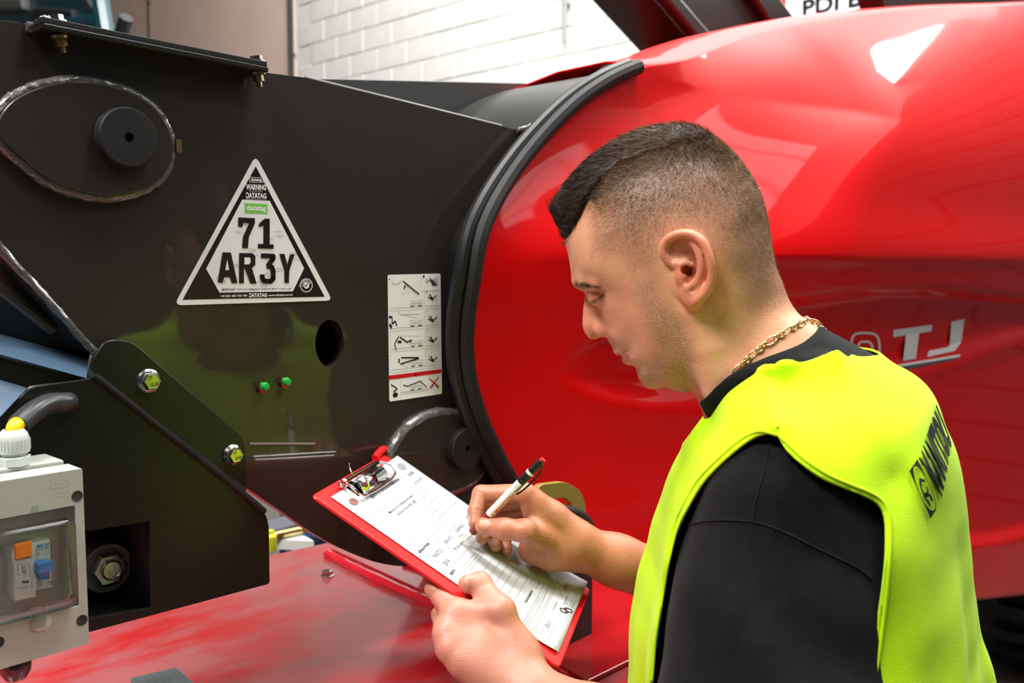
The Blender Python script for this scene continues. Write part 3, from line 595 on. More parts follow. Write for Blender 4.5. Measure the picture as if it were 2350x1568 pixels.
# enclosure with stepped front
def rrect(x0, x1, y0, y1, r): return round_poly([(x0, y0), (x1, y0), (x1, y1), (x0, y1)], r, 4)
wx0, wx1 = fx0 + .012, fx1 - .0075; wy1 = UF(150, 1168)[2]; wy0 = UF(180, 1412)[2]
wy1 = UF(173, 1160)[2]; wy0 = UF(186, 1390)[2]
plate('front_shell', rrect(fx0, fx1, fw0, fw1, .002), FV - .028, FV, BXM, sb, [rrect(wx0, wx1, wy0, wy1, .002)], bev=.0012)
plate('rear_shell', rrect(fx0 + .004, fx1 - .004, fw0 + .003, fw1 + .004, .003), BV, FV - .030, BXM, sb, bev=.0012)
bm = bmesh.new(); box(bm, (wx0, FV - .030, wy0), (wx1, FV - .026, wy1)); obj('inner_tray', bm, mat('grey_tray', (.52, .51, .46), .5), sb, None)
GLS, nt_, b_ = node_mat('clear_polycarbonate'); b_.inputs['Transmission Weight'].default_value = 1; b_.inputs['Roughness'].default_value = .03; b_.inputs['IOR'].default_value = 1.45; b_.inputs['Base Color'].default_value = (.93, .96, .95, 1)
gx0, gx1 = UF(-60, 1300)[0], UF(170, 1300)[0]; gy1, gy0 = UF(120, 1196)[2], UF(120, 1392)[2] - .0
def dome(name, x0, x1, y0, y1, v0, v1, r, th, mt, parent):
    o_ = rrect(x0, x1, y0, y1, r); i_ = rrect(x0 + .004, x1 - .004, y0 + .004, y1 - .004, r * .8); bm = bmesh.new(); n = len(o_)
    def ring(pts, v): return [bm.verts.new((p[0], v, p[1])) for p in pts]
    R_ = [ring(o_, v0), ring(o_, v1 - .003), ring(i_, v1)]
    ii = lambda pts, d: [(p[0] + (.5 * (x0 + x1) - p[0]) / abs(.5 * (x0 + x1) - p[0] + 1e-9) * d, p[1] + (.5 * (y0 + y1) - p[1]) / abs(.5 * (y0 + y1) - p[1] + 1e-9) * d) for p in pts]
    R2 = [ring(ii(o_, th), v0), ring(ii(o_, th), v1 - .003 - th * .5), ring(ii(i_, th * .3), v1 - th)]
    for Rr, fl in ((R_, 0), (R2, 1)):
        for a, b in zip(Rr, Rr[1:]):
            for i in range(n): bm.faces.new([a[i], a[(i + 1) % n], b[(i + 1) % n], b[i]] if not fl else [a[i], b[i], b[(i + 1) % n], a[(i + 1) % n]])
        bm.faces.new(Rr[-1])
    for i in range(n): bm.faces.new([R_[0][i], R2[0][i], R2[0][(i + 1) % n], R_[0][(i + 1) % n]])
    return obj(name, bm, mt, parent, 40)
cov = dome('clear_cover', gx0, gx1, gy0, gy1, FV - .004, FV + .010, .006, .0016, GLS, sb)
plate('cover_flange', rrect(wx0 + .001, wx1 - .001, wy0 + .001, wy1 - .001, .003), FV - .0035, FV - .0015, GLS, sb, [rrect(gx0 + .0005, gx1 - .0005, gy0 + .0005, gy1 - .0005, .006)])
BKV = FV - .006
brk = empty('x', None, None); bpy.data.objects.remove(brk)
q = [M(33, 1254, BKV), M(78, 1250, BKV), M(128, 1236, BKV), M(84, 1372, BKV)]
bw0 = M(80, 1372, BKV)[2]; bw1 = M(80, 1252, BKV)[2]
bm = bmesh.new(); box(bm, (M(31, 1300, BKV)[0], FV - .026, bw0), (M(82, 1300, BKV)[0], BKV + .002, bw1)); br = obj('breaker_module', bm, mat('breaker_white', (.62, .63, .60), .4), sb, None); bevelmod(br, .0008)
bm = bmesh.new(); box(bm, (M(83, 1300, BKV)[0], FV - .026, bw0 + .004), (M(126, 1300, BKV)[0], BKV - .002, bw1 + .001)); br2 = obj('breaker_module', bm, bpy.data.materials['breaker_white'], sb, None); bevelmod(br2, .0008)
def pbox(name, px0, px1, py0, py1, v0, v1, mt, parent, bev=.0006):
    a = M(px0, py0, v1); b = M(px1, py1, v1); bm = bmesh.new(); box(bm, (a[0], v0, min(a[2], b[2])), (b[0], v1, max(a[2], b[2]))); o = obj(name, bm, mt, parent, None); bevelmod(o, bev); return o
pbox('test_button', 38, 78, 1250, 1276, BKV, BKV + .0045, mat('orange_plastic', (.90, .22, .01), .35), br)
pbox('toggle_bridge', 88, 126, 1296, 1310, BKV - .003, BKV + .007, mat('blue_plastic', (.01, .16, .50), .3), br2)
pbox('toggle_lever', 92, 120, 1308, 1328, BKV - .003, BKV + .003, bpy.data.materials['blue_plastic'], br2)
k = Ink(lambda x, y: M(x, y, BKV + .0023)); k.text('Push monthly', (37, 1288), (79, 1281), (79, 1276), (37, 1283), .01)
for l in ([(41, 1322), (41, 1298), (52, 1296), (52, 1318), (60, 1317)], [(60, 1296), (60, 1326)], [(56, 1296), (56, 1326)], [(52, 1305), (66, 1303)], [(52, 1310), (66, 1308)], [(52, 1315), (66, 1313)], [(66, 1293), (72, 1300), (72, 1322), (66, 1322)], [(41, 1322), (50, 1324)]): k.pline(l, 1)
k.line((52, 1340), (68, 1338), 5); k.text('IEC61008-1', (43, 1356), (68, 1352), (68, 1348), (43, 1352)); k.pline([(75, 1330), (75, 1347)], 1); k.text('I ON', (70, 1329), (78, 1328), (78, 1325), (70, 1326)); k.text('O OFF', (71, 1352), (80, 1350), (80, 1347), (71, 1349))
k.make('grey_print', mat('module_print', (.05, .05, .06), .4), br)
k = Ink(lambda x, y: M(x, y, BKV - .0017)); k.text('JVL6-32', (86, 1269), (119, 1263), (119, 1257), (86, 1262), .02); k.text('C32', (86, 1277), (97, 1275), (97, 1269), (86, 1271), .02); k.pline([(104, 1274), (118, 1272), (118, 1267), (104, 1269), (104, 1274)], .7)
for i, t in enumerate(('230V~', 'I△n=30mA', 'In 0.1s', '50Hz/60Hz/AC')): k.text(t, (86, 1283 + i * 5), (98 + i * 4, 1281 + i * 5), (98 + i * 4, 1278 + i * 5), (86, 1280 + i * 5))
k.text('CE', (113, 1343), (127, 1341), (127, 1331), (113, 1333), .01); k.ring((94, 1342), 6, 5, 20); k.text('S', (92, 1345), (96, 1344), (96, 1339), (92, 1340)); k.make('black_print', bpy.data.materials['module_print'], br2)
k = Ink(lambda x, y: M(x, y, BKV - .0016)); k.text('MCG', (89, 1261), (119, 1256), (120, 1247), (90, 1251), .04, .3); k.make('blue_print', mat('blue_print', (.01, .12, .45), .4), br2)
for px, py in ((177, 1139), (188, 1424), (-4, 1475)):
    c = UF(px, py); g = bmesh.new(); lathe(g, (c[0], FV - .0002, c[2]), (0, 1, 0), [(0, .0004), (.0046, .0004), (.0048, .0005), (.0050, 0)], 24); o = obj('screw_recess', g, mat('recess_dark', (.03, .032, .03), .6) if 'recess_dark' not in bpy.data.materials else bpy.data.materials['recess_dark'], sb)
k = Ink(lambda x, y: M(x, y, FV + .0003)); k.text('CED', (119, 1122), (149, 1117), (149, 1105), (119, 1109), .01); k.text('IP55', (124, 1133), (147, 1130), (147, 1124), (124, 1128)); k.pline([(112, 1108), (159, 1100), (159, 1135), (112, 1142), (112, 1108)], 1)
k.make('embossed_text', mat('embossed_grey', (.64, .67, .60), .3), sb)
# latch
pbox('latch', 72, 106, 1400, 1436, FV - .001, FV + .003, GLS, sb); c = UF(95, 1440)
bm = bmesh.new(); lathe(bm, (c[0], FV - .001, c[2] + .004), (0, 1, 0), [(0, 0), (.0075, 0), (.0068, .0022), (.005, .0028), (0, .0028)], 32, sx=1.2); obj('latch_seat', bm, mat('latch_white', (.62, .66, .58), .3), sb)
pbox('hinge_tab', 74, 90, 1163, 1172, FV - .002, FV + .001, GLS, sb)
# cable gland on top
gcc = M(33, 1056, .085); gw = fw1 + .004
bm = bmesh.new(); GLM = mat('gland_grey', (.55, .58, .57), .35)
lathe(bm, (gcc[0], .085, gw), (0, 0, 1), [(.0135, 0), (.0135, .007), (.012, .008)], 8); lathe(bm, (gcc[0], .085, gw), (0, 0, 1), [(.0105, .007), (.0105, .011), (.0115, .011)], 32)
gl = obj('cable_gland', bm, GLM, sb)
bm = bmesh.new(); prof = [(.0125, .011), (.0128, .013), (.0128, .023), (.011, .028), (.0085, .031), (.0070, .031), (.0070, .026)]
lathe(bm, (gcc[0], .085, gw), (0, 0, 1), prof, 40)
for i in range(28): a = 2 * pi * i / 28; box(bm, (gcc[0] + .0127 * cos(a) - .0005, .085 + .0127 * sin(a) - .0005, gw + .0135), (gcc[0] + .0127 * cos(a) + .0005, .085 + .0127 * sin(a) + .0005, gw + .0225))
obj('gland_nut', bm, GLM, gl)
g2 = M(35, 1530, .085); bm = bmesh.new(); lathe(bm, (g2[0], .085, fw0 + .002), (0, 0, -1), [(.017, 0), (.0165, .007), (.014, .010), (0, .010)], 32); obj('lower_collar', bm, mat('collar_white', (.66, .68, .62), .35), sb)
bm = bmesh.new(); lathe(bm, (g2[0], .085, fw0 - .007), (0, 0, -1), [(.0125, 0), (.0138, .006), (.0130, .014), (.009, .021), (0, .024)], 32); o = obj('lower_gland', bm, mat('violet_black_plastic', (.015, .01, .035), .12, coat=1), None); to_m(o); tag(o, 'glossy dark round plug under the pale grey breaker box', 'plug')
# cable and its black sleeve
cb = empty('power_cable', 'yellow cable in a black sleeve running from bracket to breaker box', 'cable', MMAT)
top = np.array((gcc[0], .085, gw + .028)); g_ = np.array(M(150, 928, BDV)); mid = np.array(M(52, 965, .075))
bm = bmesh.new(); tube(bm, catmull([top - [0, 0, .01], top + [.001, 0, .004], top + (mid - top) * .6 + [0, 0, .002], mid, mid + (g_ - mid) * .2], 8), .0066, 16); obj('yellow_cable', bm, mat('yellow_pvc', (.85, .60, .01), .35), cb)
bm = bmesh.new(); tube(bm, catmull([mid - (g_ - mid) * .10 + [0, 0, -.003], mid + (g_ - mid) * .25 + [0, 0, .004], mid + (g_ - mid) * .6 + [0, 0, .006], g_ + [0, .004, .002], g_ - [-.006, .02, 0]], 8), .0098, 20); obj('black_sleeve', bm, mat('black_pvc_sleeve', (.03, .034, .038), .28), cb)

# ------------------------------------------------------------------ red deck
DH = 1.085
dk = empty('machine_deck', 'dusty red steel deck plate below the boom', 'deck', MMAT)
DM, nt_, b_ = node_mat('dusty_red_paint')
n1 = noise(nt_, 5.5, 5, .62, stretch=(.7, 1.5, 1)); n2 = noise(nt_, 17, 4, .6); r1 = ramp(nt_, n1, [(.40, (0, 0, 0)), (.55, (1, 1, 1))])
c1 = mixc(nt_, r1, (.46, .008, .012), (.34, .075, .08)); c2 = mixc(nt_, ramp(nt_, n2, [(.5, (0, 0, 0)), (.75, (.35, .35, .35))]), c1, (.20, .06, .06)); nt_.links.new(c2, b_.inputs['Base Color'])
b_.inputs['Coat Weight'].default_value = .6; b_.inputs['Coat Roughness'].default_value = .12; nt_.links.new(ramp(nt_, n1, [(.35, (.25,) * 3), (.65, (.55,) * 3)]), b_.inputs['Roughness'])
dpx = [(-400, 1800), (-400, 1420), (620, 1272), (770, 1238), (1100, 1238), (2600, 1238), (2600, 1800)]
A_ = [MH(x, y, DH) for x, y in ((-700, 1480), (620, 1274), (775, 1240))]
bk = A_[2]; fl_ = A_[1]
outd = [(-.9, .9), (-.9, fl_[1] - .9 * (bk[1] - fl_[1]) / (bk[0] - fl_[0]) * 1.0), (bk[0], bk[1]), (2.6, bk[1] + .0), (2.6, .9)]
e0 = MH(200, 1340, DH); slope = (bk[1] - fl_[1]) / (bk[0] - fl_[0])
outd = [(-.9, .34), (-.9, bk[1] + slope * (-.9 - bk[0])), (bk[0], bk[1]), (1.9, bk[1]), (1.9, .34)]
bm = bmesh.new(); hexa(bm, [(x, y, DH - .012) for x, y in outd], [(x, y, DH) for x, y in outd]); o = obj('deck_plate', bm, DM, dk, None); bevelmod(o, .003)
PINKR = mat('fresh_red_paint', (.75, .02, .04), .2, coat=1, bscale=150, bdist=.001)
rg = [MH(x, y, DH + .004) for x, y in ((752, 1272), (800, 1298), (900, 1345), (1005, 1393), (1150, 1470), (1300, 1560))]
bm = bmesh.new(); tube(bm, catmull(rg, 8), .0085, 10, rough=.10); obj('weld_ridge', bm, PINKR, dk)
rp = [MH(x, y, DH) for x, y in ((758, 1268), (1010, 1385), (1350, 1575), (1700, 1400), (1100, 1290), (960, 1262))]
bm = bmesh.new(); hexa(bm, [(p[0], p[1], DH + .0005) for p in rp], [(p[0], p[1], DH + .007) for p in rp]); o = obj('raised_plate', bm, mat('glossy_dark_red', (.42, .012, .016), .22, coat=1, coat_r=.06), dk, None); bevelmod(o, .002)
rg = [MH(x, y, DH + .010) for x, y in ((930, 1292), (975, 1306), (1030, 1335), (1090, 1370))]
bm = bmesh.new(); tube(bm, catmull(rg, 6), .008, 10, rough=.12); obj('weld_ridge', bm, PINKR, dk)
bm = bmesh.new(); a = [MH(x, y, DH + .008) for x, y in ((1180, 1440), (1310, 1455), (1335, 1600), (1190, 1640))]
a = [M(x, y, .16) for x, y in ((1180, 1400), (1300, 1452), (1314, 1460), (1322, 1480), (1336, 1620), (1150, 1620))]
hexa(bm, [(p[0], .150, p[2]) for p in a], [(p[0], .162, p[2]) for p in a]); o = obj('red_gusset', bm, mat('bright_red_paint', (.78, .006, .006), .3, coat=1, coat_r=.05), dk, None); bevelmod(o, .002)
bm = bmesh.new(); c = MH(752, 1322, DH); lathe(bm, (c[0], c[1], DH), (0, 0, 1), [(.011, 0), (.011, .002), (.0085, .003)], 24); lathe(bm, (c[0], c[1], DH + .002), (0, 0, 1), [(.0085, 0), (.0085, .007), (.0045, .008), (.0045, .011), (0, .011)], 6)
o = obj('loose_nut', bm, ZINC, dk)
bm = bmesh.new(); a = [MH(x, y, DH + .03) for x, y in ((300, 1556), (405, 1531), (470, 1590), (300, 1640))]; hexa(bm, [(p[0], p[1], DH) for p in a], [(p[0], p[1], DH + .03) for p in a]); o = obj('step_plate', bm, mat('speckled_grey_plate', (.10, .13, .14), .35, var=(.16, .19, .20), vscale=300), None, None); to_m(o); tag(o, 'small dark grey speckled plate lying on the red deck, bottom edge', 'plate'); bevelmod(o, .001)
# chassis skirt under the deck so that it stands on the floor
bm = bmesh.new(); box(bm, (-.8, -.30, .35), (1.85, .18, DH - .012)); obj('chassis', bm, REDM, dk, None)
bm = bmesh.new(); box(bm, (-.3, -.6, 0), (0, .1, .36)); box(bm, (1.0, -.6, 0), (1.3, .1, .36)); obj('outrigger_foot', bm, BLACKS, dk, None)

# lifting eye and hose
le = empty('lifting_eye', 'yellow passivated lifting eye plate standing on the deck beside the red cover', 'lifting eye', MMAT)
ve = .16
eo = round_poly(mp2([(1216, 1212), (1222, 1140), (1240, 1113), (1300, 1106), (1335, 1128), (1345, 1165), (1343, 1330), (1216, 1330)], ve), [0, .01, .012, .012, .012, .01, 0, 0])
ei = round_poly(mp2([(1243, 1200), (1250, 1160), (1262, 1146), (1298, 1142), (1312, 1155), (1316, 1172), (1316, 1240), (1243, 1240)], ve), .006)
plate('eye_plate', eo, ve - .010, ve, mat('yellow_zinc_plate', (.46, .40, .07), .34, .55, var=(.52, .30, .16), vscale=14), le, [ei], bev=.001)
bm = bmesh.new(); a = M(1280, 1330, ve); box(bm, (a[0] - .05, ve - .04, DH), (a[0] + .05, ve + .02, a[2] + .01)); obj('foot_block', bm, DARKM, le, None)
hs = bmesh.new(); tube(hs, catmull([M(1180, 1165, .13), M(1250, 1160, .19), M(1290, 1172, .21), M(1330, 1186, .21), M(1352, 1212, .19), M(1370, 1290, .16)], 8), .0085, 14); o = obj('rubber_hose', hs, RUBBER, None); to_m(o); tag(o, 'black rubber hose threaded through the yellow lifting eye', 'hose')
bm = bmesh.new(); c = M(1280, 1182, ve + .055); lathe(bm, (c[0], c[1], c[2] - .045), (0, 0, 1), [(.03, 0), (.03, .02), (.010, .028), (.0095, .045), (.006, .05), (0, .05)], 20); obj('brown_fitting', bm, mat('grimy_brown', (.10, .05, .03), .5), le)
# ------------------------------------------------------------------ red engine cover
hd = empty('engine_cover', 'large curved glossy red engine cover with white model lettering', 'engine cover', MMAT)
HV0 = .02
def c2(pts, v, n=60):                        # resample a pixel curve in (u, w)
    q = np.array(catmull([np.array(p) for p in mp2(pts, v)], 12)); d = np.r_[0, np.cumsum(np.linalg.norm(np.diff(q, axis=0), axis=1))]; t = np.linspace(0, d[-1], n)
    return np.stack([np.interp(t, d, q[:, 0]), np.interp(t, d, q[:, 1])], 1)
NT, NS = 150, 170
top = c2([(1462, 157), (1560, 140), (1640, 116), (1730, 85), (1830, 56), (1940, 36), (2050, 22), (2200, 10), (2350, 5), (2420, 2)], .0, NS)
left = c2([(1462, 157), (1385, 195), (1310, 252), (1235, 335), (1165, 430), (1110, 520), (1086, 590), (1080, 680), (1084, 780), (1100, 880), (1130, 970), (1170, 1050), (1215, 1125), (1270, 1210), (1330, 1290)], .03, NT)
bot = c2([(1330, 1290), (1500, 1380), (1800, 1400), (2100, 1372), (2240, 1359), (2350, 1349), (2420, 1343)], .06, NS)
right = np.stack([np.linspace(top[-1, 0], bot[-1, 0], NT), np.linspace(top[-1, 1], bot[-1, 1], NT)], 1)
s_ = np.linspace(0, 1, NS)[None, :, None]; t_ = np.linspace(0, 1, NT)[:, None, None]
s_ = s_ ** 1.35; top = np.stack([np.interp(s_[0, :, 0], np.linspace(0, 1, NS), top[:, i]) for i in (0, 1)], 1); bot = np.stack([np.interp(s_[0, :, 0], np.linspace(0, 1, NS), bot[:, i]) for i in (0, 1)], 1)
Cn = (1 - s_) * left[:, None] + s_ * right[:, None] + (1 - t_) * top[None] + t_ * bot[None] - ((1 - s_) * (1 - t_) * left[0] + s_ * (1 - t_) * right[0] + (1 - s_) * t_ * left[-1] + s_ * t_ * right[-1])
U_, W_ = Cn[..., 0], Cn[..., 1]
wt = np.interp(U_, top[:, 0], top[:, 1]); d = np.maximum(wt - W_, 0)
def sm(a, b, x): t = np.clip((x - a) / (b - a), 0, 1); return t * t * (3 - 2 * t)
lw = np.interp(W_, left[::-1, 1], left[::-1, 0]); du = np.maximum(U_ - lw, 0)
roll = .36 + .25 * sm(1.5, 3.2, U_)
V_ = np.zeros_like(U_) + HV0
V_ += .16 * sm(0, .9, du) ** .8 * 1.0                                           # bulges out away from the boom end
q = np.clip(1 - d / roll, 0, 1); V_ -= .22 * q ** 2.3 * sm(0, .7, du)                            # rolls over towards the top
wc = 1.615; below = wc - W_
V_ -= .22 * sm(-.005, .03, below) * np.clip(below, 0, .32) * sm(0, .8, du) + .012 * sm(0, .02, below) * sm(.05, .4, du)
V_ += .02 * np.exp(-(below / .10) ** 2)                                         # soft shoulder line
# leaf-shaped recess carrying the lettering
up = c2([(1395, 875), (1480, 790), (1600, 735), (1720, 712), (1850, 697), (1950, 682), (2060, 679), (2200, 681), (2420, 700)], .14, 200); lo = c2([(1395, 875), (1480, 930), (1620, 960), (1800, 960), (1950, 935), (2100, 890), (2240, 838), (2420, 760)], .14, 200)
wu = np.interp(U_, up[:, 0], up[:, 1]); wl = np.interp(U_, lo[:, 0], lo[:, 1]); hh = np.maximum(wu - wl, 1e-4); fr_ = (wu - W_) / hh
inside = sm(up[0, 0], up[0, 0] + .25, U_)
rec = np.where((fr_ > -.15) & (fr_ < 1.05), sm(-.10, .05, fr_) * (1 - sm(.62, 1.0, fr_) * 1.0), 0)
V_ -= .042 * rec * inside
ck = c2([(1700, 1235), (2220, 1225), (2350, 1203), (2420, 1190)], .1, 60); wk = np.interp(U_, ck[:, 0], ck[:, 1]); V_ += .035 * sm(0, .03, wk - W_) * sm(1.2, 2.0, U_) - .0 * d
V3 = np.stack([U_, V_, W_], -1)
# continue over the top and round behind
backs = []
for k, (dv, dw) in enumerate(((-.03, .012), (-.09, .022), (-.2, .02), (-.45, -.02), (-.75, -.08))): r = V3[0].copy(); r[:, 1] += dv; r[:, 2] += dw; backs.insert(0, r)
V3 = np.concatenate([np.stack(backs), V3], 0); A_, B_ = V3.shape[:2]
ii, jj = np.meshgrid(np.arange(A_ - 1), np.arange(B_ - 1), indexing='ij'); b0 = (ii * B_ + jj).ravel(); Q = np.stack([b0, b0 + 1, b0 + B_ + 1, b0 + B_], 1)
me = np_mesh(V3.reshape(-1, 3), Q, 'hood'); o = link('cover_shell', me, REDM, hd, True); sol = o.modifiers.new('solid', 'SOLIDIFY'); sol.thickness = .004; sol.offset = -1
HB = BVHTree.FromPolygons([tuple(p) for p in V3.reshape(-1, 3)], [tuple(f) for f in Q])
camM = np.array([np.dot(CAM - MO, MU), np.dot(CAM - MO, MV), CAM[2]])
def onhood(px, py, lift=.0012):
    d_ = RAY(px, py); dm = np.array([np.dot(d_, MU), np.dot(d_, MV), d_[2]]); hit = HB.ray_cast(Vector(camM), Vector(dm))
    if hit[0] is None: return M(px, py, .15)
    nn = np.array(hit[1]); nn = nn if np.dot(nn, dm) < 0 else -nn
    return tuple(np.array(hit[0]) + nn * lift)
# rubber seal round the cover mouth
sp = [V3[5 + i, 0] for i in range(3, NT, 2)]
bm = bmesh.new(); tube(bm, [p + np.array([-.012, .006, .002]) for p in sp], .013, 10); obj('edge_seal', bm, RUBBER, hd)
bm = bmesh.new(); tube(bm, [p + np.array([-.030, .000, .004]) for p in sp], .010, 10); obj('inner_seal', bm, mat('black_seal', (.010, .010, .010), .42, spec=.3), hd)
# black mouth ring between cover and boom
bm = bmesh.new()
ro = [p + np.array([-.018, .0, .0]) for p in sp]; ri = [p + np.array([-.02, -.30, .0]) for p in sp]
vo = [bm.verts.new(p) for p in ro]; vi = [bm.verts.new(p) for p in ri]
for i in range(len(vo) - 1): bm.faces.new([vo[i], vo[i + 1], vi[i + 1], vi[i]])
r_ = obj('mouth_ring', bm, BLACKS, hd, None); s2 = r_.modifiers.new('solid', 'SOLIDIFY'); s2.thickness = .006
arch = mp2([(1218, 192), (1290, 172), (1360, 160), (1470, 154), (1700, 100), (1700, 300), (1300, 300)], -.28); plate('rear_arch', arch, -.30, -.28, BLACKS, hd)
k = Ink(lambda x, y: onhood(x, y, .0016))
def sub(poly, n=6):                            # split long polygons so that they follow the curve
    k.tri(poly)
def strokeq(l):
    for a, b, c, d_ in l:
        for i in range(8):
            t0, t1 = i / 8, (i + 1) / 8; A0 = np.array(a) * (1 - t0) + np.array(b) * t0; A1 = np.array(a) * (1 - t1) + np.array(b) * t1; D0 = np.array(d_) * (1 - t0) + np.array(c) * t0; D1 = np.array(d_) * (1 - t1) + np.array(c) * t1
            k.poly([A0, A1, D1, D0])
LM_ = mat('white_lettering_vinyl', (.80, .80, .80), .3)
def nxt(nm='model_letter'):
    global k
    k.make(nm, LM_, hd, True); k = Ink(lambda x, y: onhood(x, y, .0016))
strokeq([((2049, 757), (2138, 745), (2136, 760), (2048, 774)), ((2078, 768), (2108, 763), (2101, 824), (2071, 829))]); nxt()
strokeq([((2182, 738), (2212, 732), (2205, 785), (2178, 792)), ((2178, 792), (2205, 785), (2190, 806), (2172, 798)), ((2130, 806), (2175, 797), (2190, 806), (2127, 820))]); nxt()
strokeq([((2062, 837), (2203, 814), (2201, 820), (2060, 843))]); nxt('underline')
for cx_, cy_, a_, b_e in ((1985, 800, 32, 36), (1985, 806, 16, 22)):
    P_ = [(cx_ + a_ * np.sign(cos(t)) * abs(cos(t)) ** .55 + 2 * sin(t) * -1, cy_ - b_e * np.sign(sin(t)) * abs(sin(t)) ** .55) for t in np.linspace(0, 2 * pi, 41)]
    for p, q in zip(P_, P_[1:]): k.line(p, q, 5)
def zero(cx_, cy_):
    for a_, b_e in ((32, 36), (16, 22)):
        P_ = [(cx_ + a_ * np.sign(cos(t)) * abs(cos(t)) ** .55, cy_ - b_e * np.sign(sin(t)) * abs(sin(t)) ** .55) for t in np.linspace(0, 2 * pi, 41)]
        for p, q in zip(P_, P_[1:]): k.line(p, q, 5)
k.make('outlined_numeral', LM_, hd, True)
k = Ink(lambda x, y: onhood(x, y, .0012)); strokeq([((2062, 843), (2201, 820), (2190, 826), (2075, 850))]); k.make('lettering_shadow', mat('dark_grey_vinyl', (.06, .06, .08), .3), hd)
# ------------------------------------------------------------------ implicit surfaces
def smin(a, b, k):
    h = np.maximum(k - np.abs(a - b), 0) / k; return np.minimum(a, b) - h * h * k * .25
def smax(a, b, k): return -smin(-a, -b, k)
def cap_(p, a, b, ra, rb):
    a = np.asarray(a, np.float32); b = np.asarray(b, np.float32); ab = b - a; t = np.clip(((p - a) @ ab) / (ab @ ab + 1e-12), 0, 1)
    q = p - a - t[:, None] * ab; return np.sqrt((q * q).sum(1)) - (ra + t * (rb - ra))
def chain(p, pts, rad, k=.004):
    f = cap_(p, pts[0], pts[1], rad[0], rad[1])
    for i in range(1, len(pts) - 1): f = smin(f, cap_(p, pts[i], pts[i + 1], rad[i], rad[i + 1]), k)
    return f
def ell(p, c, r, R=None):
    q = p - np.asarray(c, np.float32)
    if R is not None: q = q @ np.asarray(R, np.float32)      # columns of R are the ellipsoid axes
    r = np.asarray(r, np.float32); k0 = np.sqrt(((q / r) ** 2).sum(1)); k1 = np.sqrt(((q / r ** 2) ** 2).sum(1)); return k0 * (k0 - 1) / np.maximum(k1, 1e-6)
def sdpoly(p, poly):                         # signed distance in 2-D, negative inside
    poly = np.asarray(poly, float); d = np.full(len(p), 1e9); s = np.ones(len(p), bool)
    for i in range(len(poly)):
        a, b = poly[i], poly[i - 1]; e = b - a; w = p - a; t = np.clip((w @ e) / (e @ e), 0, 1); q = w - t[:, None] * e; d = np.minimum(d, (q * q).sum(1))
        c1 = p[:, 1] >= a[1]; c2_ = p[:, 1] < b[1]; c3 = e[0] * w[:, 1] > e[1] * w[:, 0]; fl = (c1 & c2_ & c3) | (~c1 & ~c2_ & ~c3); s ^= fl
    return np.where(s, 1, -1) * np.sqrt(d)
def mesh_sdf(fn, lo, hi, h, B=8, slack=1.6):
    lo = np.array(lo, float); nb = np.ceil((np.array(hi) - lo) / (h * B)).astype(int)
    g = np.stack(np.meshgrid(*[np.arange(n) for n in nb], indexing='ij'), -1).reshape(-1, 3); c = lo + (g + .5) * h * B; f = np.concatenate([fn(x.astype(np.float32)) for x in np.array_split(c, max(1, len(c) // 200000))])
    g = g[np.abs(f) < B * h * .87 * slack]; o = np.stack(np.meshgrid(*[np.arange(B + 1)] * 3, indexing='ij'), -1).reshape(-1, 3); nC = nb * B + 2
    V = []; VK = []; E_ = [[], [], []]; key = lambda q: (q[..., 0].astype(np.int64) * nC[1] + q[..., 1]) * nC[2] + q[..., 2]
    for gb_ in np.array_split(g, max(1, len(g) // 400)):
        ic = gb_[:, None, :] * B + o[None]; pts = (lo + ic * h).reshape(-1, 3); F_ = fn(pts.astype(np.float32)).astype(np.float64).reshape(len(gb_), B + 1, B + 1, B + 1); ic = ic.reshape(len(gb_), B + 1, B + 1, B + 1, 3)
        S = F_ < 0; acc = np.zeros((len(gb_), B, B, B, 3)); cnt = np.zeros((len(gb_), B, B, B))
        for ax in range(3):
            sl0 = [slice(None)] * 4; sl1 = [slice(None)] * 4; sl0[ax + 1] = slice(0, B); sl1[ax + 1] = slice(1, B + 1)
            f0, f1 = F_[tuple(sl0)], F_[tuple(sl1)]; cr = S[tuple(sl0)] != S[tuple(sl1)]; t = np.where(cr, f0 / np.where(cr, f0 - f1, 1), 0)
            base = ic[tuple(sl0)].astype(float); pos = base.copy(); pos[..., ax] += t
            oth = [a for a in range(3) if a != ax]
            for da in (0, 1):
                for db in (0, 1):
                    s_i = [slice(None)] * 4; s_i[oth[0] + 1] = slice(da, B + da); s_i[oth[1] + 1] = slice(db, B + db)
                    m_ = cr[tuple(s_i)]; acc += np.where(m_[..., None], pos[tuple(s_i)], 0); cnt += m_
            idx = np.nonzero(cr); E_[ax].append(np.column_stack([ic[tuple(sl0)][idx], S[tuple(sl0)][idx].astype(int)]))
        m_ = cnt > 0; V.append(acc[m_] / cnt[m_][:, None]); VK.append(key(ic[:, :B, :B, :B][m_]))
    V = lo + np.concatenate(V) * h; VK = np.concatenate(VK); srt = np.argsort(VK); V = V[srt]; VK = VK[srt]; Q = []
    for ax in range(3):
        e = np.unique(np.concatenate(E_[ax]), axis=0); ins = e[:, 3] == 1; e = e[:, :3]; oth = [(ax + 1) % 3, (ax + 2) % 3]; q = []
        for da, db in ((0, 0), (1, 0), (1, 1), (0, 1)):
            c_ = e.copy(); c_[:, oth[0]] -= da; c_[:, oth[1]] -= db; k_ = key(c_); j = np.searchsorted(VK, k_); j = np.minimum(j, len(VK) - 1); q.append(np.where(VK[j] == k_, j, -1))
        q = np.stack(q, 1); q[~ins] = q[~ins][:, ::-1]; Q.append(q[(q >= 0).all(1)])
    Q = np.concatenate(Q); return V, Q
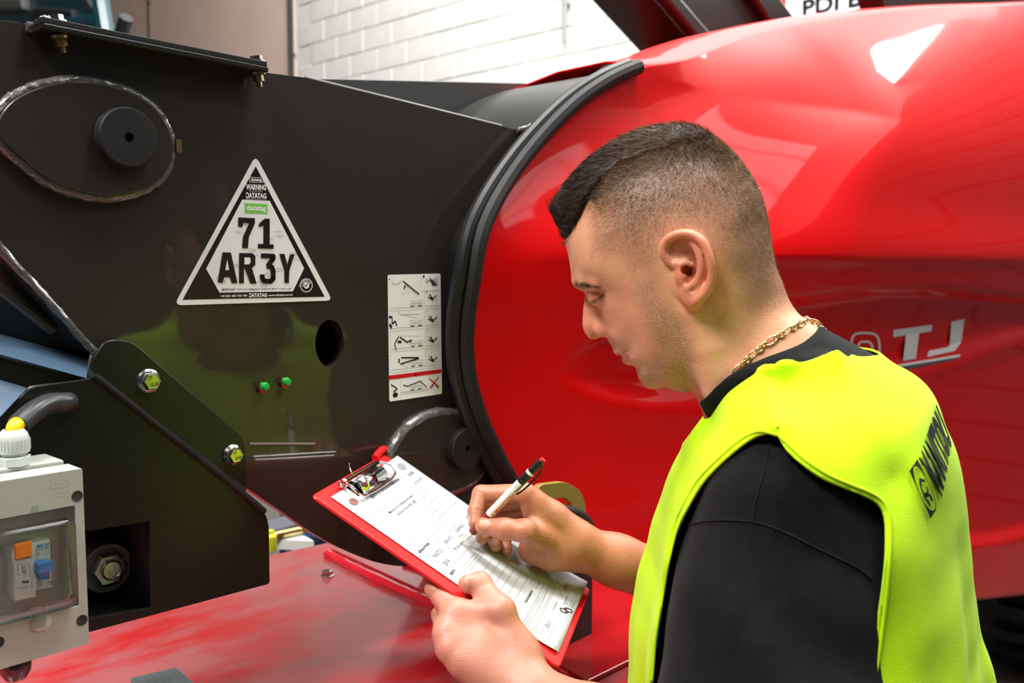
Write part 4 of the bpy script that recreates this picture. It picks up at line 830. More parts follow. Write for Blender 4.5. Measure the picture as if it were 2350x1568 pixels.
def grad(fn, P_, e=4e-4):
    g = np.stack([fn((P_ + d).astype(np.float32)).astype(float) - fn((P_ - d).astype(np.float32)) for d in np.eye(3) * e], 1); return g / (np.linalg.norm(g, axis=1, keepdims=True) + 1e-9)
def relax(V, Q, fn, it=2, e=4e-4):           # smooth the net and pull it back onto the surface
    for _ in range(it):
        S = np.zeros_like(V); n = np.zeros(len(V))
        for i in range(4):
            for j in ((i + 1) % 4, (i + 3) % 4): np.add.at(S, Q[:, i], V[Q[:, j]]); np.add.at(n, Q[:, i], 1)
        V = .5 * V + .5 * S / np.maximum(n, 1)[:, None]; g = np.stack([fn((V + d).astype(np.float32)).astype(float) - fn((V - d).astype(np.float32)) for d in np.eye(3) * e], 1) / (2 * e)
        f = fn(V.astype(np.float32)).astype(float); V = V - g * (f / np.maximum((g * g).sum(1), .25))[:, None]
    return V
class TPS2:                                  # smooth map (a, b) -> G with G = (half width)^2, zero on the silhouette
    def __init__(s, pts, vals, lam=1e-9, step=.0012, pad=.05):
        p = np.array(pts, float); n = len(p); r = np.linalg.norm(p[:, None] - p[None], axis=2); K = np.where(r > 0, r * r * np.log(r + 1e-12), 0) + lam * np.eye(n)
        Pm = np.column_stack([np.ones(n), p]); A = np.block([[K, Pm], [Pm.T, np.zeros((3, 3))]]); w = np.linalg.solve(A, np.r_[np.array(vals, float), 0, 0, 0])
        s.lo = p.min(0) - pad; s.step = step; nx, ny = np.ceil((p.max(0) + pad - s.lo) / step).astype(int); gx = s.lo[0] + np.arange(nx) * step; gy = s.lo[1] + np.arange(ny) * step
        out = np.zeros((nx, ny))
        for i in range(nx):
            q = np.column_stack([np.full(ny, gx[i]), gy]); r = np.linalg.norm(q[:, None] - p[None], axis=2); out[i] = (np.where(r > 0, r * r * np.log(r + 1e-12), 0) @ w[:n]) + w[n] + q @ w[n + 1:]
        s.G = out; s.gx, s.gy = np.gradient(out, step); s.n = (nx, ny)
    def __call__(s, a, b):
        x = np.clip((a - s.lo[0]) / s.step, 0, s.n[0] - 1.001); y = np.clip((b - s.lo[1]) / s.step, 0, s.n[1] - 1.001); i = x.astype(int); j = y.astype(int); fx = x - i; fy = y - j
        def L(T): return T[i, j] * (1 - fx) * (1 - fy) + T[i + 1, j] * fx * (1 - fy) + T[i, j + 1] * (1 - fx) * fy + T[i + 1, j + 1] * fx * fy
        return L(s.G), L(s.gx), L(s.gy)
    def sdf(s, a, b, y):
        G, gx, gy = s(a, b); F_ = y * y - G; return F_ / np.maximum(np.sqrt(4 * y * y + gx * gx + gy * gy), .012)
def clip_mesh(V, Q, val):                    # keep val < 0, cutting triangles exactly on the zero line
    T = np.concatenate([Q[:, [0, 1, 2]], Q[:, [0, 2, 3]]]); ins = val[T] < 0; n = ins.sum(1); out = [T[n == 3]]; V = list(map(tuple, V)); cache = {}
    def cut(i, j):
        k = (min(i, j), max(i, j))
        if k not in cache:
            t = val[i] / (val[i] - val[j]); t = min(max(t, .001), .999); V.append(tuple(V[i][c] + t * (V[j][c] - V[i][c]) for c in range(3))); cache[k] = len(V) - 1
        return cache[k]
    ex = []
    for tr in T[(n == 1) | (n == 2)]:
        s_ = [val[i] < 0 for i in tr]
        if sum(s_) == 1: k = s_.index(True); a, b, c = tr[k], tr[(k + 1) % 3], tr[(k + 2) % 3]; ex.append((a, cut(a, b), cut(a, c)))
        else: k = s_.index(False); a, b, c = tr[k], tr[(k + 1) % 3], tr[(k + 2) % 3]; p, q = cut(a, b), cut(a, c); ex += [(p, b, c), (p, c, q)]
    T = np.concatenate(out + [np.array(ex, int).reshape(-1, 3)]); V = np.array(V); u = np.unique(T); m = -np.ones(len(V), int); m[u] = np.arange(len(u)); return V[u], m[T]
# ------------------------------------------------------------------ the worker: frames and joints
class Sag:
    def __init__(s, o, yaw): s.o = np.array(o); s.f = np.array([-cos(yaw), sin(yaw), 0]); s.l = np.array([-sin(yaw), -cos(yaw), 0])
    def ab(s, px, py, w=0.0):
        d = RAY(px, py); t = (w - np.dot(CAM - s.o, s.l)) / np.dot(d, s.l); q = CAM + d * t - s.o; return (np.dot(q, s.f), q[2])
    def co(s, p): q = p - s.o; return q @ s.f, q @ s.l, q[..., 2]
    def w(s, a, l, b): return s.o + a * s.f + l * s.l + np.array([0, 0, b])
HS = Sag(P(1545, 600, .905), radians(13)); BS = Sag(P(1800, 900, .908), radians(18))
def skull_field(sil, inner):
    pts, vals = [], []
    q = [(np.array(HS.ab(x, y)), R_) for x, y, R_ in sil]; n = len(q)
    for i, (p, R_) in enumerate(q):
        pts.append(p); vals.append(0.0); t = q[(i + 1) % n][0] - q[i - 1][0]; nn = np.array([-t[1], t[0]]); nn /= np.linalg.norm(nn)
        if i % 2 == 0: o = p + nn * .016; pts.append(o); vals.append(-2 * R_ * .016)
    for x, y, w_ in inner: pts.append(np.array(HS.ab(x, y, w_))); vals.append(w_ * w_)
    return TPS2(pts, vals)
# profile, front of the face going down, then under the jaw, and the nape going up (pixel x, pixel y, roundness radius)
SIL = [(1318, 485, .045), (1303, 520, .045), (1296, 550, .045), (1304, 580, .045), (1309, 608, .04), (1313, 632, .03), (1318, 646, .022), (1330, 659, .014), (1339, 668, .010), (1342, 684, .008), (1339, 704, .008), (1338, 722, .008), (1337, 740, .009), (1339, 756, .010), (1346, 770, .010), (1356, 778, .009), (1368, 778, .008), (1380, 773, .007), (1389, 771, .010),
       (1396, 783, .022), (1408, 801, .022), (1417, 810, .02), (1429, 813, .02), (1433, 818, .018), (1436, 828, .018), (1444, 836, .02), (1458, 844, .022), (1462, 856, .024), (1468, 872, .026), (1480, 887, .028), (1497, 893, .03), (1514, 892, .03), (1528, 889, .034), (1546, 897, .04), (1572, 901, .04), (1592, 899, .04), (1604, 915, .05), (1618, 945, .055), (1640, 1000, .06), (1670, 1060, .06)]
NAPE = [(1930, 860, .06), (1905, 800, .06), (1886, 762, .06), (1862, 742, .06), (1835, 722, .058), (1812, 690, .058), (1796, 650, .06), (1780, 610, .06), (1770, 560, .07), (1762, 510, .07), (1746, 455, .07), (1715, 398, .07), (1672, 347, .07), (1628, 314, .065), (1575, 297, .065), (1520, 300, .06), (1465, 318, .06), (1410, 350, .055), (1365, 395, .05), (1338, 440, .045)]
INN = [(1350, 540, .048), (1350, 590, .050), (1345, 625, .044), (1335, 650, .026), (1362, 648, .041), (1390, 655, .050), (1420, 660, .058), (1400, 600, .061), (1400, 540, .064), (1400, 480, .058), (1400, 430, .050), (1460, 620, .067), (1460, 560, .070), (1460, 480, .067), (1460, 420, .058), (1460, 370, .041), (1540, 560, .074), (1540, 480, .072), (1540, 410, .063), (1540, 350, .045), (1620, 560, .076), (1620, 480, .073), (1620, 410, .062), (1620, 360, .042), (1690, 580, .070), (1690, 500, .066), (1690, 430, .050), (1740, 580, .048), (1735, 510, .040), (1745, 640, .050),
       (1354, 676, .0125), (1349, 700, .0085), (1347, 725, .0085), (1350, 748, .0105), (1362, 764, .0100), (1357, 690, .0135), (1360, 715, .0125), (1365, 738, .0145), (1378, 752, .0175), (1386, 764, .0160), (1372, 700, .0200), (1374, 722, .0170), (1364, 680, .0190), (1372, 688, .0300), (1380, 680, .0370), (1390, 690, .0400), (1380, 668, .0370), (1362, 664, .0270), (1395, 675, .0450),
       (1386, 710, .0330), (1400, 705, .0420), (1394, 735, .0285), (1400, 752, .0270), (1398, 768, .0215), (1412, 730, .0410), (1420, 755, .0390), (1410, 775, .0290), (1425, 700, .0520), (1450, 690, .0600), (1450, 720, .0570), (1450, 750, .0520), (1450, 780, .0440), (1480, 700, .0650), (1480, 740, .0620), (1480, 780, .0560), (1480, 820, .0460), (1408, 790, .0150), (1418, 795, .0210), (1432, 800, .0255), (1444, 814, .0265), (1440, 808, .0215), (1450, 826, .0270), (1443, 826, .0160), (1460, 834, .0270), (1476, 842, .0330), (1478, 862, .0280), (1496, 868, .0300), (1500, 848, .0400), (1520, 870, .0370), (1530, 700, .0680), (1530, 750, .0650), (1530, 800, .0590), (1530, 840, .0520), (1550, 876, .0380), (1575, 860, .0470), (1585, 820, .0560), (1580, 780, .0610),
       (1590, 720, .0640), (1600, 740, .0600), (1620, 780, .0580), (1630, 830, .0580), (1640, 880, .0560), (1700, 900, .0640), (1680, 820, .0600), (1660, 740, .0620), (1720, 760, .0580), (1700, 680, .0640), (1760, 700, .0460), (1770, 760, .0520), (1800, 800, .0560), (1800, 860, .0660), (1830, 740, .034), (1740, 860, .066), (1560, 640, .0700), (1640, 640, .0690), (1580, 600, .0735)]
HG = skull_field(SIL + NAPE, INN)
def hp(px, py, w_): a, b = HS.ab(px, py, w_); return HS.w(a, w_, b)
EAR = [(1551, 612, .0730), (1535, 600, .0735), (1524, 580, .0745), (1528, 556, .0770), (1545, 542, .0800), (1570, 536, .0830), (1594, 541, .0855), (1613, 556, .0880), (1625, 580, .0890), (1632, 606, .0890), (1633, 634, .0870), (1627, 658, .0845), (1614, 678, .0815), (1598, 690, .0790)]
earp = catmull([hp(*e) for e in EAR], 3); ANT = catmull([hp(*e) for e in ((1586, 553, .0805), (1599, 570, .0825), (1607, 592, .0832), (1609, 616, .0828), (1603, 638, .0812), (1592, 653, .0795), (1580, 660, .0780))], 3)
earR = np.column_stack([HS.f, HS.l, [0, 0, 1.0]])
_e = HS.w(0, 0, 0); cE = hp(1582, 612, .076)
tiltm = np.array(Matrix.Rotation(radians(17), 3, Vector((0, 0, 1))))           # ears flare out towards the back
earR = tiltm @ earR if np.dot(tiltm @ HS.f, HS.l) < 0 else tiltm.T @ earR
def head_f(p):
    a, y, b = HS.co(p.astype(np.float64)); f = HG.sdf(a, b, y)
    yn = np.abs(y)
    pm = p.astype(np.float64) - 2 * np.minimum(y, 0)[:, None] * HS.l     # mirror to the near side
    # nostril wing, eyelid, lips, brow
    f = smin(f, ell(pm, hp(1383, 757, .0135), (.0085, .0050, .0075), earR0), .005)
    f = smin(f, ell(pm, hp(1371, 683, .0262), (.0100, .0088, .0082), earR0), .005)
    f = smax(f, -ell(pm, hp(1371, 774, .0085), (.0055, .0032, .0030), earR0), .002)
    f = smin(f, chain(pm, [hp(1327, 650, .010), hp(1345, 648, .028), hp(1372, 652, .0400)], (.0045, .0058, .0040)), .010)
    for k in LIDL: f = smax(f, -chain(pm, *k), .0012)
    f = smin(f, chain(pm, [hp(1417, 806, .003), hp(1428, 807, .014), hp(1441, 812, .0235)], (.0030, .0030, .0012)), .006)
    f = smin(f, chain(pm, [hp(1437, 826, .002), hp(1440, 822, .014), hp(1446, 816, .0235)], (.0042, .0036, .0010)), .005)
    f = smax(f, -chain(pm, [hp(1431, 815, .0), hp(1438, 815, .014), hp(1447, 813.5, .0262)], (.0008, .0009, .0003)), .0016)
    # ear
    near = (np.abs(pm - cE).max(1) < .06)
    if near.any():
        q = pm[near]; fe = f[near]
        base = ell(q, hp(1585, 612, .0720), (.0205, .0070, .034), earR); fe = smin(fe, base, .004)
        fe = smin(fe, ell(q, hp(1590, 668, .0770), (.0120, .0046, .0135), earR), .005)
        fe = smax(fe, -ell(q, hp(1573, 584, .0830), (.0135, .0100, .0130), earR), .003)
        fe = smax(fe, -ell(q, hp(1586, 624, .0815), (.0088, .0120, .0185), earR), .003)
        r = np.interp(np.linspace(0, 1, len(earp)), [0, .15, .4, .75, 1], [.0030, .0036, .0040, .0038, .0046]); fe = smin(fe, chain(q, earp, r, .001), .0022)
        fe = smin(fe, chain(q, ANT, np.full(len(ANT), .0034), .001), .004)
        fe = smin(fe, chain(q, [hp(1554, 606, .0760), hp(1570, 606, .0755), hp(1588, 608, .0740)], (.0034, .0030, .0022)), .003); fe = smin(fe, ell(q, hp(1564, 628, .0755), (.0056, .0052, .0100), earR), .004)
        fe = smax(fe, -ell(q, hp(1577, 620, .0700), (.0042, .012, .0060), earR), .002)
        f[near] = fe
    # neck cords
    f = smin(f, chain(pm, [hp(1598, 720, .062), hp(1625, 800, .057), hp(1650, 900, .050), hp(1690, 990, .03)], (.006, .010, .012, .012)), .02)
    return f
earR0 = np.column_stack([HS.f, HS.l, [0, 0, 1.0]])
LIDL = [
        ([hp(1397, 770, .0235), hp(1412, 792, .0270), hp(1428, 803, .0290)], (.0003, .0007, .0003)),
        ([hp(1590, 705, .0645), hp(1600, 740, .0605), hp(1600, 800, .0590), hp(1598, 860, .0560)], (.0006, .0014, .0014, .0005))]
# board frame solved from the paper's four corners
_T = np.array([-.200, .172, 1.010]); _r1 = np.array([.219, -.083, .972]); _r2 = np.array([.833, .535, -.142]); _r3 = np.cross(_r1, _r2)
c2w = lambda q: q[0] * AXR - q[1] * AXU + q[2] * AXF
BO = CAM + c2w(_T); BX = c2w(_r1); BY = c2w(_r2); BX /= np.linalg.norm(BX); BY -= BX * np.dot(BX, BY); BY /= np.linalg.norm(BY); BN = np.cross(BX, BY); BN = BN if BN[2] > 0 else -BN
def B3(s, t, h=0.0): return BO + BX * s + BY * t + BN * h
def onboard(px, py, h=0.0):
    d = RAY(px, py); t = (h - np.dot(CAM - BO, BN)) / np.dot(d, BN); q = CAM + d * t - BO; return np.dot(q, BX), np.dot(q, BY)
def hgt(p): return float(np.dot(p - BO, BN))
def atb(px, py, h): s, t = onboard(px, py, h); return B3(s, t, h)
# joints
SL = BS.w(0, .150, -.076); EL = BS.w(.005, .200, -.325); WL = P(1200, 1585, .93)
l_mid = lambda p, dl: p + BS.l * dl
SRt = BS.w(0, -.150, -.076); ER = P(1700, 1395, 1.22); WR = P(1312, 1248, 1.125)
penT = atb(1058, 1248, .0005); zp = float(np.dot(penT - CAM, AXF)); penE = P(1247, 1054, zp - .035)
L_TH = [P(1195, 1500, .945), atb(1150, 1402, .014), atb(1101, 1341, .0155), atb(1072, 1340, .0120)]
L_MC = [P(1040, 1408, .955), P(1022, 1452, .940), P(1030, 1492, .930), P(1062, 1528, .925)]
L_PIP = [P(998, 1352, .985), P(1012, 1412, .985), P(1032, 1462, .975), P(1065, 1505, .965)]
L_TIP = [atb(1040, 1290, -.014), atb(1060, 1320, -.016), atb(1078, 1350, -.016), atb(1098, 1385, -.016)]
R_TH = [P(1275, 1248, 1.115), P(1205, 1219, zp - .022), P(1157, 1214, zp - .020), P(1112, 1208, zp - .013)]
R_IN = [P(1205, 1133, zp + .012), P(1104, 1134, zp + .024), P(1091, 1174, zp + .012), P(1090, 1200, zp + .004)]
R_MI = [P(1222, 1142, zp + .034), P(1128, 1158, zp + .045), P(1104, 1205, zp + .028), P(1107, 1234, zp + .012)]
R_RI = [P(1236, 1160, zp + .052), P(1150, 1185, zp + .060), P(1128, 1228, zp + .040), P(1138, 1252, zp + .020)]
R_LI = [P(1246, 1185, zp + .064), P(1180, 1205, zp + .068), P(1158, 1240, zp + .045), P(1163, 1262, zp + .028)]
def left_hand(p):
    f = chain(p, [L_TH[0], L_TH[1], L_TH[2], L_TH[3]], (.017, .0125, .0118, .0095), .006)
    f = smin(f, ell(p, L_TH[2], (.0125, .0125, .0125)), .004)
    pal = None
    wv = [WL + (L_MC[i] - WL) * .10 + d for i, d in enumerate(np.array([[-.006, 0, .004], [-.002, 0, .002], [.002, 0, -.002], [.006, 0, -.006]]))]
    for i in range(4):
        c = chain(p, [wv[i], .5 * (wv[i] + L_MC[i]), L_MC[i]], (.019, .0165, (.0135, .0130, .0125, .0115)[i]), .01); pal = c if pal is None else smin(pal, c, .016)
    f = smin(f, cap_(p, L_TH[0], .55 * L_MC[0] + .45 * WL, .016, .014), .02); f = smin(f, cap_(p, L_TH[1], .8 * L_MC[0] + .2 * L_TH[1], .008, .011), .018); pal = smin(pal, f, .012)
    for i in range(4):
        r = (.0105, .0100, .0098, .0088)[i]; pal = smin(pal, chain(p, [L_MC[i], L_PIP[i], L_TIP[i]], (r * 1.18, r, r * .8), .004), .005)
    f = smin(pal, cap_(p, WL, WL + (EL - WL) * .35, .0285, .036), .025); f = smin(f, cap_(p, WL + (EL - WL) * .35, EL, .036, .032), .02)
    return f
def right_hand(p):
    th = chain(p, R_TH, (.0185, .0132, .0118, .0100), .006); th = smin(th, ell(p, R_TH[3], (.0108, .0108, .0100)), .003)
    pal = None; k0 = [WR + d for d in np.array([[.0, -.006, .010], [-.002, .0, .006], [-.002, .006, -.004], [-.006, .008, -.012]])]
    for i, F_ in enumerate((R_IN, R_MI, R_RI, R_LI)):
        c = chain(p, [k0[i], .5 * (k0[i] + F_[0]), F_[0]], (.018, .0155, (.0130, .0125, .0120, .0110)[i]), .01); pal = c if pal is None else smin(pal, c, .014)
    pal = smin(pal, chain(p, [R_LI[0], P(1222, 1262, 1.115), P(1262, 1272, 1.115), WR], (.010, .0150, .018, .020), .01), .014)
    pal = smin(pal, cap_(p, R_TH[0], .4 * R_IN[0] + .6 * WR, .018, .016), .02); pal = smin(pal, cap_(p, R_TH[1] + .3 * (R_TH[0] - R_TH[1]), .75 * R_IN[0] + .25 * R_TH[0], .010, .011), .016); pal = smin(pal, th, .008)
    for i, F_ in enumerate((R_IN, R_MI, R_RI, R_LI)):
        r = (.0100, .0098, .0094, .0084)[i]; pal = smin(pal, chain(p, F_, (r * 1.2, r * 1.06, r * .92, r * .82), .003), .0035)
    f = smin(pal, chain(p, [WR, WR + (ER - WR) * .25, WR + (ER - WR) * .6, ER], (.0265, .0295, .0400, .0450), .02), .022)
    return f
def bounded(fn, lo, hi, m=.03):
    lo = np.array(lo) - m; hi = np.array(hi) + m
    def g(p):
        d = np.maximum(np.maximum(lo - p, p - hi), 0); dist = np.sqrt((d * d).sum(1)); f = (dist + m).astype(np.float64); k = dist < m
        if k.any(): f[k] = fn(p[k])
        return f
    return g
hb = np.array([hp(1250, 270, 0), hp(1800, 1080, .1), hp(1800, 1080, -.1), HS.w(.16, .1, 0), HS.w(-.16, -.1, 0)])
neck_lo = HS.ab(1700, 1000)[1]
head_b = bounded(head_f, hb.min(0), hb.max(0)); lj = np.array(L_TH + L_MC + L_PIP + L_TIP + [WL, EL]); lh_b = bounded(left_hand, lj.min(0) - .045, lj.max(0) + .045)
rj = np.array(R_TH + R_IN + R_MI + R_RI + R_LI + [WR, ER]); rh_b = bounded(right_hand, rj.min(0) - .045, rj.max(0) + .045)
NB = BS.w(.0, 0, -.03)
def nlv(p):                                   # height above the neckline of the clothes
    f0 = BS.ab(1616, 948, .0); f1 = BS.ab(1946, 790, .0); nr_ = BS.ab(1780, 834, .08); sl = (f1[1] - f0[1]) / (f1[0] - f0[0]); c_ = (f0[1] + (nr_[0] - f0[0]) * sl - nr_[1]) / .0064
    a, l, b = BS.co(p); return b - (f0[1] + (a - f0[0]) * sl - c_ * np.minimum(l * l, .012))
def skin_f(p):
    q_ = p.astype(np.float64); f = head_b(p); near = f < .028
    if near.any(): f[near] = np.maximum(f[near], torso_f(q_[near]) + .005 - 2.5 * np.clip(nlv(q_[near]) + .032, 0, .12))
    cut = HS.w(0, 0, neck_lo)[2]; f = np.maximum(f, cut - p[:, 2]) 
    f = smin(f, chain(p, [BS.w(.03, 0, .02), BS.w(.02, 0, -.14), BS.w(.03, 0, -.30)], (.045, .03, .028)), .03)
    f = smin(f, chain(p, [BS.w(.01, 0, -.12), SL, EL], (.030, .028, .028)), .02); f = smin(f, chain(p, [BS.w(.01, 0, -.12), SRt, ER], (.030, .028, .028)), .02)
    return smin(smin(f, lh_b(p), .012), rh_b(p), .012)
# --- torso cloth field
TOR_S = [(1612, 930, 0.0), (1590, 975, 0.02), (1578, 1048, 0.04), (1553, 1109, 0.055), (1535, 1178, 0.065), (1514, 1292, 0.075), (1490, 1404, 0.08), (1480, 1502, 0.08), (1486, 1581, 0.08), (1482, 1720, 0.08), (1500, 1898, 0.08), (1507, 2098, 0.08)]
TOR_B = [(1700, 835, 0.0), (1790, 800, 0.0), (1870, 772, 0.0), (1940, 797, 0.01), (1989, 819, 0.02), (2043, 862, 0.03), (2106, 917, 0.05), (2126, 960, 0.06), (2139, 1020, 0.07), (2162, 1091, 0.075), (2168, 1166, 0.08), (2178, 1275, 0.08), (2195, 1406, 0.08), (2208, 1548, 0.08), (2233, 1705, 0.08), (2238, 1904, 0.08), (2245, 2103, 0.08)]
TOR_I = [(1640, 960, .060), (1700, 880, .072), (1760, 846, .084), (1801, 833, .083), (1804, 862, .0935), (1840, 862, .096), (1765, 872, .0935), (1830, 828, .083), (1850, 826, .083), (1912, 808, .074), (1690, 950, .120), (1800, 900, .105), (1780, 975, .178), (1740, 990, .165), (1850, 960, .150), (1930, 930, .125), (2000, 920, .105), (1990, 1000, .150), (2080, 980, .110), (1630, 1050, .125), (1700, 1100, .190), (1800, 1100, .208), (1920, 1080, .186), (2040, 1100, .150), (2120, 1080, .120), (1580, 1150, .125), (1560, 1300, .150), (1540, 1450, .160), (1540, 1600, .165),
         (1700, 1300, .205), (1850, 1300, .208), (2000, 1280, .190), (2120, 1280, .140), (2130, 1450, .150), (2000, 1450, .192), (1850, 1450, .205), (1700, 1450, .200), (1700, 1650, .200), (1850, 1650, .205), (2030, 1650, .195), (2150, 1650, .160), (1850, 1900, .200), (1650, 1900, .18), (2100, 1900, .18), (1600, 1900, .15), (1850, 2100, .19), (2100, 2100, .17), (1650, 2100, .17)]
tp_, tv = [], []
for x, y, w_ in TOR_S + TOR_B + TOR_I: tp_.append(np.array(BS.ab(x, y, w_))); tv.append(w_ * w_)
for L_ in (TOR_S, TOR_B[::-1]):
    for (x, y, w_), (x2, y2, _) in list(zip(L_, L_[1:]))[1::2]:
        p0 = np.array(BS.ab(x, y, w_)); p1 = np.array(BS.ab(x2, y2, w_)); t = p1 - p0; n_ = np.array([-t[1], t[0]]) / np.linalg.norm(t); 
        ctr = np.array(BS.ab(1850, 1300, .1)); n_ = n_ if np.dot(n_, p0 - ctr) > 0 else -n_; tp_.append(p0 + n_ * .06); tv.append(w_ * w_ - .0135)
TG = TPS2(tp_, tv, 1e-8, .003, .08)
def torso_f(p):
    a, y, b = BS.co(p.astype(np.float64)); f = TG.sdf(a, b, y)
    return f
def fold(p, pts, depth, wid):                # a soft crease or ridge along a line of points
    d = chain(p, pts, [0.0] * len(pts), .01); return depth * np.exp(-(np.maximum(d, 0) / wid) ** 2)
LEG = [(BS.w(-.01, .09, -.62), BS.w(-.01, .10, -1.05), BS.w(-.04, .10, -1.46)), (BS.w(-.01, -.09, -.62), BS.w(-.02, -.11, -1.05), BS.w(-.02, -.11, -1.46))]
slv = [SL, SL + (EL - SL) * .35, SL + (EL - SL) * .62, SL + (EL - SL) * .80]
slr = [SRt, SRt + (ER - SRt) * .4, SRt + (ER - SRt) * .85]
def shirt_f(p):
    f = torso_f(p) + .004
    s = chain(p, slv, (.050, .071, .084, .089), .02); s = np.maximum(s, (p - (SL + (EL - SL) * .78)) @ ((EL - SL) / np.linalg.norm(EL - SL)))
    s = s + .0035 * np.sin(((p - SL) @ np.array([.5, .2, .9])) * 62 + 1.2 * np.sin((p[:, 0]) * 30)) * np.clip(((SL[2] - p[:, 2]) / .12), 0, 1)
    s2 = chain(p, slr, (.060, .066, .068), .02); s2 = np.maximum(s2, (p - slr[2]) @ ((ER - SRt) / np.linalg.norm(ER - SRt)) + .01)
    f = smin(smin(f, s, .035), s2, .03)
    return f
# ------------------------------------------------------------------ body mesh
allj = np.array([SL, SRt, EL, ER, WR, WL, hb.max(0) + .02, hb.min(0) - .02, BS.w(0, .1, -.32)] + L_TIP + R_IN)
HSK = .00135
SV, SQ = mesh_sdf(skin_f, allj.min(0) - .055, allj.max(0) + .05, HSK)
SV = relax(SV, SQ, skin_f, 2)
def pm_(V): l = (V - HS.o) @ HS.l; return V - 2 * np.minimum(l, 0)[:, None] * HS.l
hab = lambda L_: np.array([HS.ab(x, y, w_) for x, y, w_ in L_])
SCALP = hab([(1290, 540, .0), (1318, 512, .03), (1338, 500, .045), (1347, 530, .052), (1344, 575, .055), (1352, 598, .057), (1385, 596, .063), (1420, 602, .066), (1436, 622, .068), (1450, 640, .068), (1480, 636, .070), (1504, 634, .072), (1516, 612, .073), (1528, 570, .074), (1560, 545, .076), (1610, 560, .078), (1640, 605, .076), (1650, 655, .070), (1675, 700, .066), (1720, 735, .058), (1780, 735, .045), (1830, 712, .02), (1850, 640, 0), (1850, 200, 0), (1200, 200, 0), (1230, 540, 0)])
BEARD = hab([(1455, 640, .068), (1512, 630, .072), (1520, 680, .071), (1560, 715, .066), (1590, 760, .060), (1602, 820, .058), (1606, 900, .05), (1560, 930, .02), (1470, 905, .0), (1450, 850, 0), (1462, 836, .027), (1490, 830, .04), (1500, 800, .05), (1480, 760, .058), (1462, 720, .062), (1450, 680, .065)])
STACHE = hab([(1385, 774, .0), (1396, 774, .014), (1420, 792, .024), (1446, 810, .027), (1425, 812, .01), (1400, 800, 0)])
LIPS = hab([(1416, 808, 0), (1430, 806, .013), (1447, 813, .026), (1444, 828, .014), (1434, 834, 0), (1428, 820, 0)])
a_, l_, b_c = HS.co(SV); onhead = (b_c > neck_lo + .01) & (np.abs(l_) < .11) & (np.abs(a_) < .2); ab = np.column_stack([a_, b_c]); sel = np.nonzero(onhead)[0]
base = np.tile(np.array([.76, .385, .225]), (len(SV), 1)); hairm = np.zeros(len(SV)); brdm = np.zeros(len(SV))
def sst(lo, hi, x): t = np.clip((x - lo) / (hi - lo), 0, 1); return t * t * (3 - 2 * t)
A2 = ab[sel]; sd = sdpoly(A2, SCALP); hairm[sel] = sst(.002, -.012, sd); bd = np.minimum(sdpoly(A2, BEARD), sdpoly(A2, STACHE)); brdm[sel] = sst(.007, -.012, bd)
PMV = pm_(SV[sel])
def spot(c, r): return np.exp(-(((PMV - c) ** 2).sum(1) / r ** 2))
ear_dist = np.linalg.norm(PMV - cE, axis=1)
red = .7 * spot(hp(1345, 765, .006), .012) + .5 * spot(hp(1383, 757, .015), .012) + .25 * spot(hp(1440, 740, .05), .03) + .7 * sst(.002, .006, HG.sdf(a_[sel], b_c[sel], l_[sel])) * (ear_dist < .044) + .35 * spot(hp(1350, 700, .01), .02) + .35 * spot(hp(1373, 682, .033), .009)
lip = sst(.0012, -.0012, sdpoly(A2, LIPS))
k = np.clip(red, 0, .9)[:, None]; bs = base[sel] * (1 - k) + np.array([.74, .22, .135]) * k; bs = bs * (1 - lip[:, None]) + np.array([.52, .13, .11]) * lip[:, None]
earz = (HG.sdf(a_[sel], b_c[sel], l_[sel]) > .0022) & (ear_dist < .06); hairm[sel] *= ~earz
fade = .30 + .70 * sst(-.004, -.045, sd) * 1.0; hairm[sel] *= np.clip(fade, 0, 1)
base[sel] = bs
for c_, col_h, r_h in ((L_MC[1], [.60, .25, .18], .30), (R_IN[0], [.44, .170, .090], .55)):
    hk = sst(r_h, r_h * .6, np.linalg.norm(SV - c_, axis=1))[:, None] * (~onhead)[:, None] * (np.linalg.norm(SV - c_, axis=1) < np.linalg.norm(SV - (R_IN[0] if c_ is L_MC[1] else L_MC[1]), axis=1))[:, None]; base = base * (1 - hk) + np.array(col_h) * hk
def nail(tip, prev, nrm, r):                  # pale nail at a finger tip, on the side nrm faces
    global base
    nrm = np.array(nrm, float); ax_ = (tip - prev) / np.linalg.norm(tip - prev); nrm = nrm - ax_ * np.dot(nrm, ax_); nrm /= np.linalg.norm(nrm); sd_ = np.cross(ax_, nrm); c = tip + nrm * r * .9 - ax_ * .001
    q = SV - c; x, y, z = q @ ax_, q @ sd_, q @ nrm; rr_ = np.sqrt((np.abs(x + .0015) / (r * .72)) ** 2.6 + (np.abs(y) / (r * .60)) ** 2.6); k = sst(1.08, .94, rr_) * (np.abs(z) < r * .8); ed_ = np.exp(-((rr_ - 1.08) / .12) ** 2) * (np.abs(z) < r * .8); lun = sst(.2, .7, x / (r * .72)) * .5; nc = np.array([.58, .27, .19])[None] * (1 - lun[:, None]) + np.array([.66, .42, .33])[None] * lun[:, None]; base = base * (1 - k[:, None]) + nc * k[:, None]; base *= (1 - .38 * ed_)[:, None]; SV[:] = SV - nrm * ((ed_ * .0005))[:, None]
camv = lambda p: (CAM - p) / np.linalg.norm(CAM - p)
nail(R_TH[3], R_TH[2], camv(R_TH[3]) + [0, 0, .3], .0100); nail(R_IN[3], R_IN[2], camv(R_IN[3]) * .3 - AXR, .008); nail(R_MI[3], R_MI[2], camv(R_MI[3]) - AXR * .5, .008); nail(R_RI[3], R_RI[2], camv(R_RI[3]) - .5 * AXR, .0076); nail(R_LI[3], R_LI[2], camv(R_LI[3]) - .3 * AXR, .0068)
nail(L_TH[3], L_TH[2], BN - .3 * AXR, .0095)
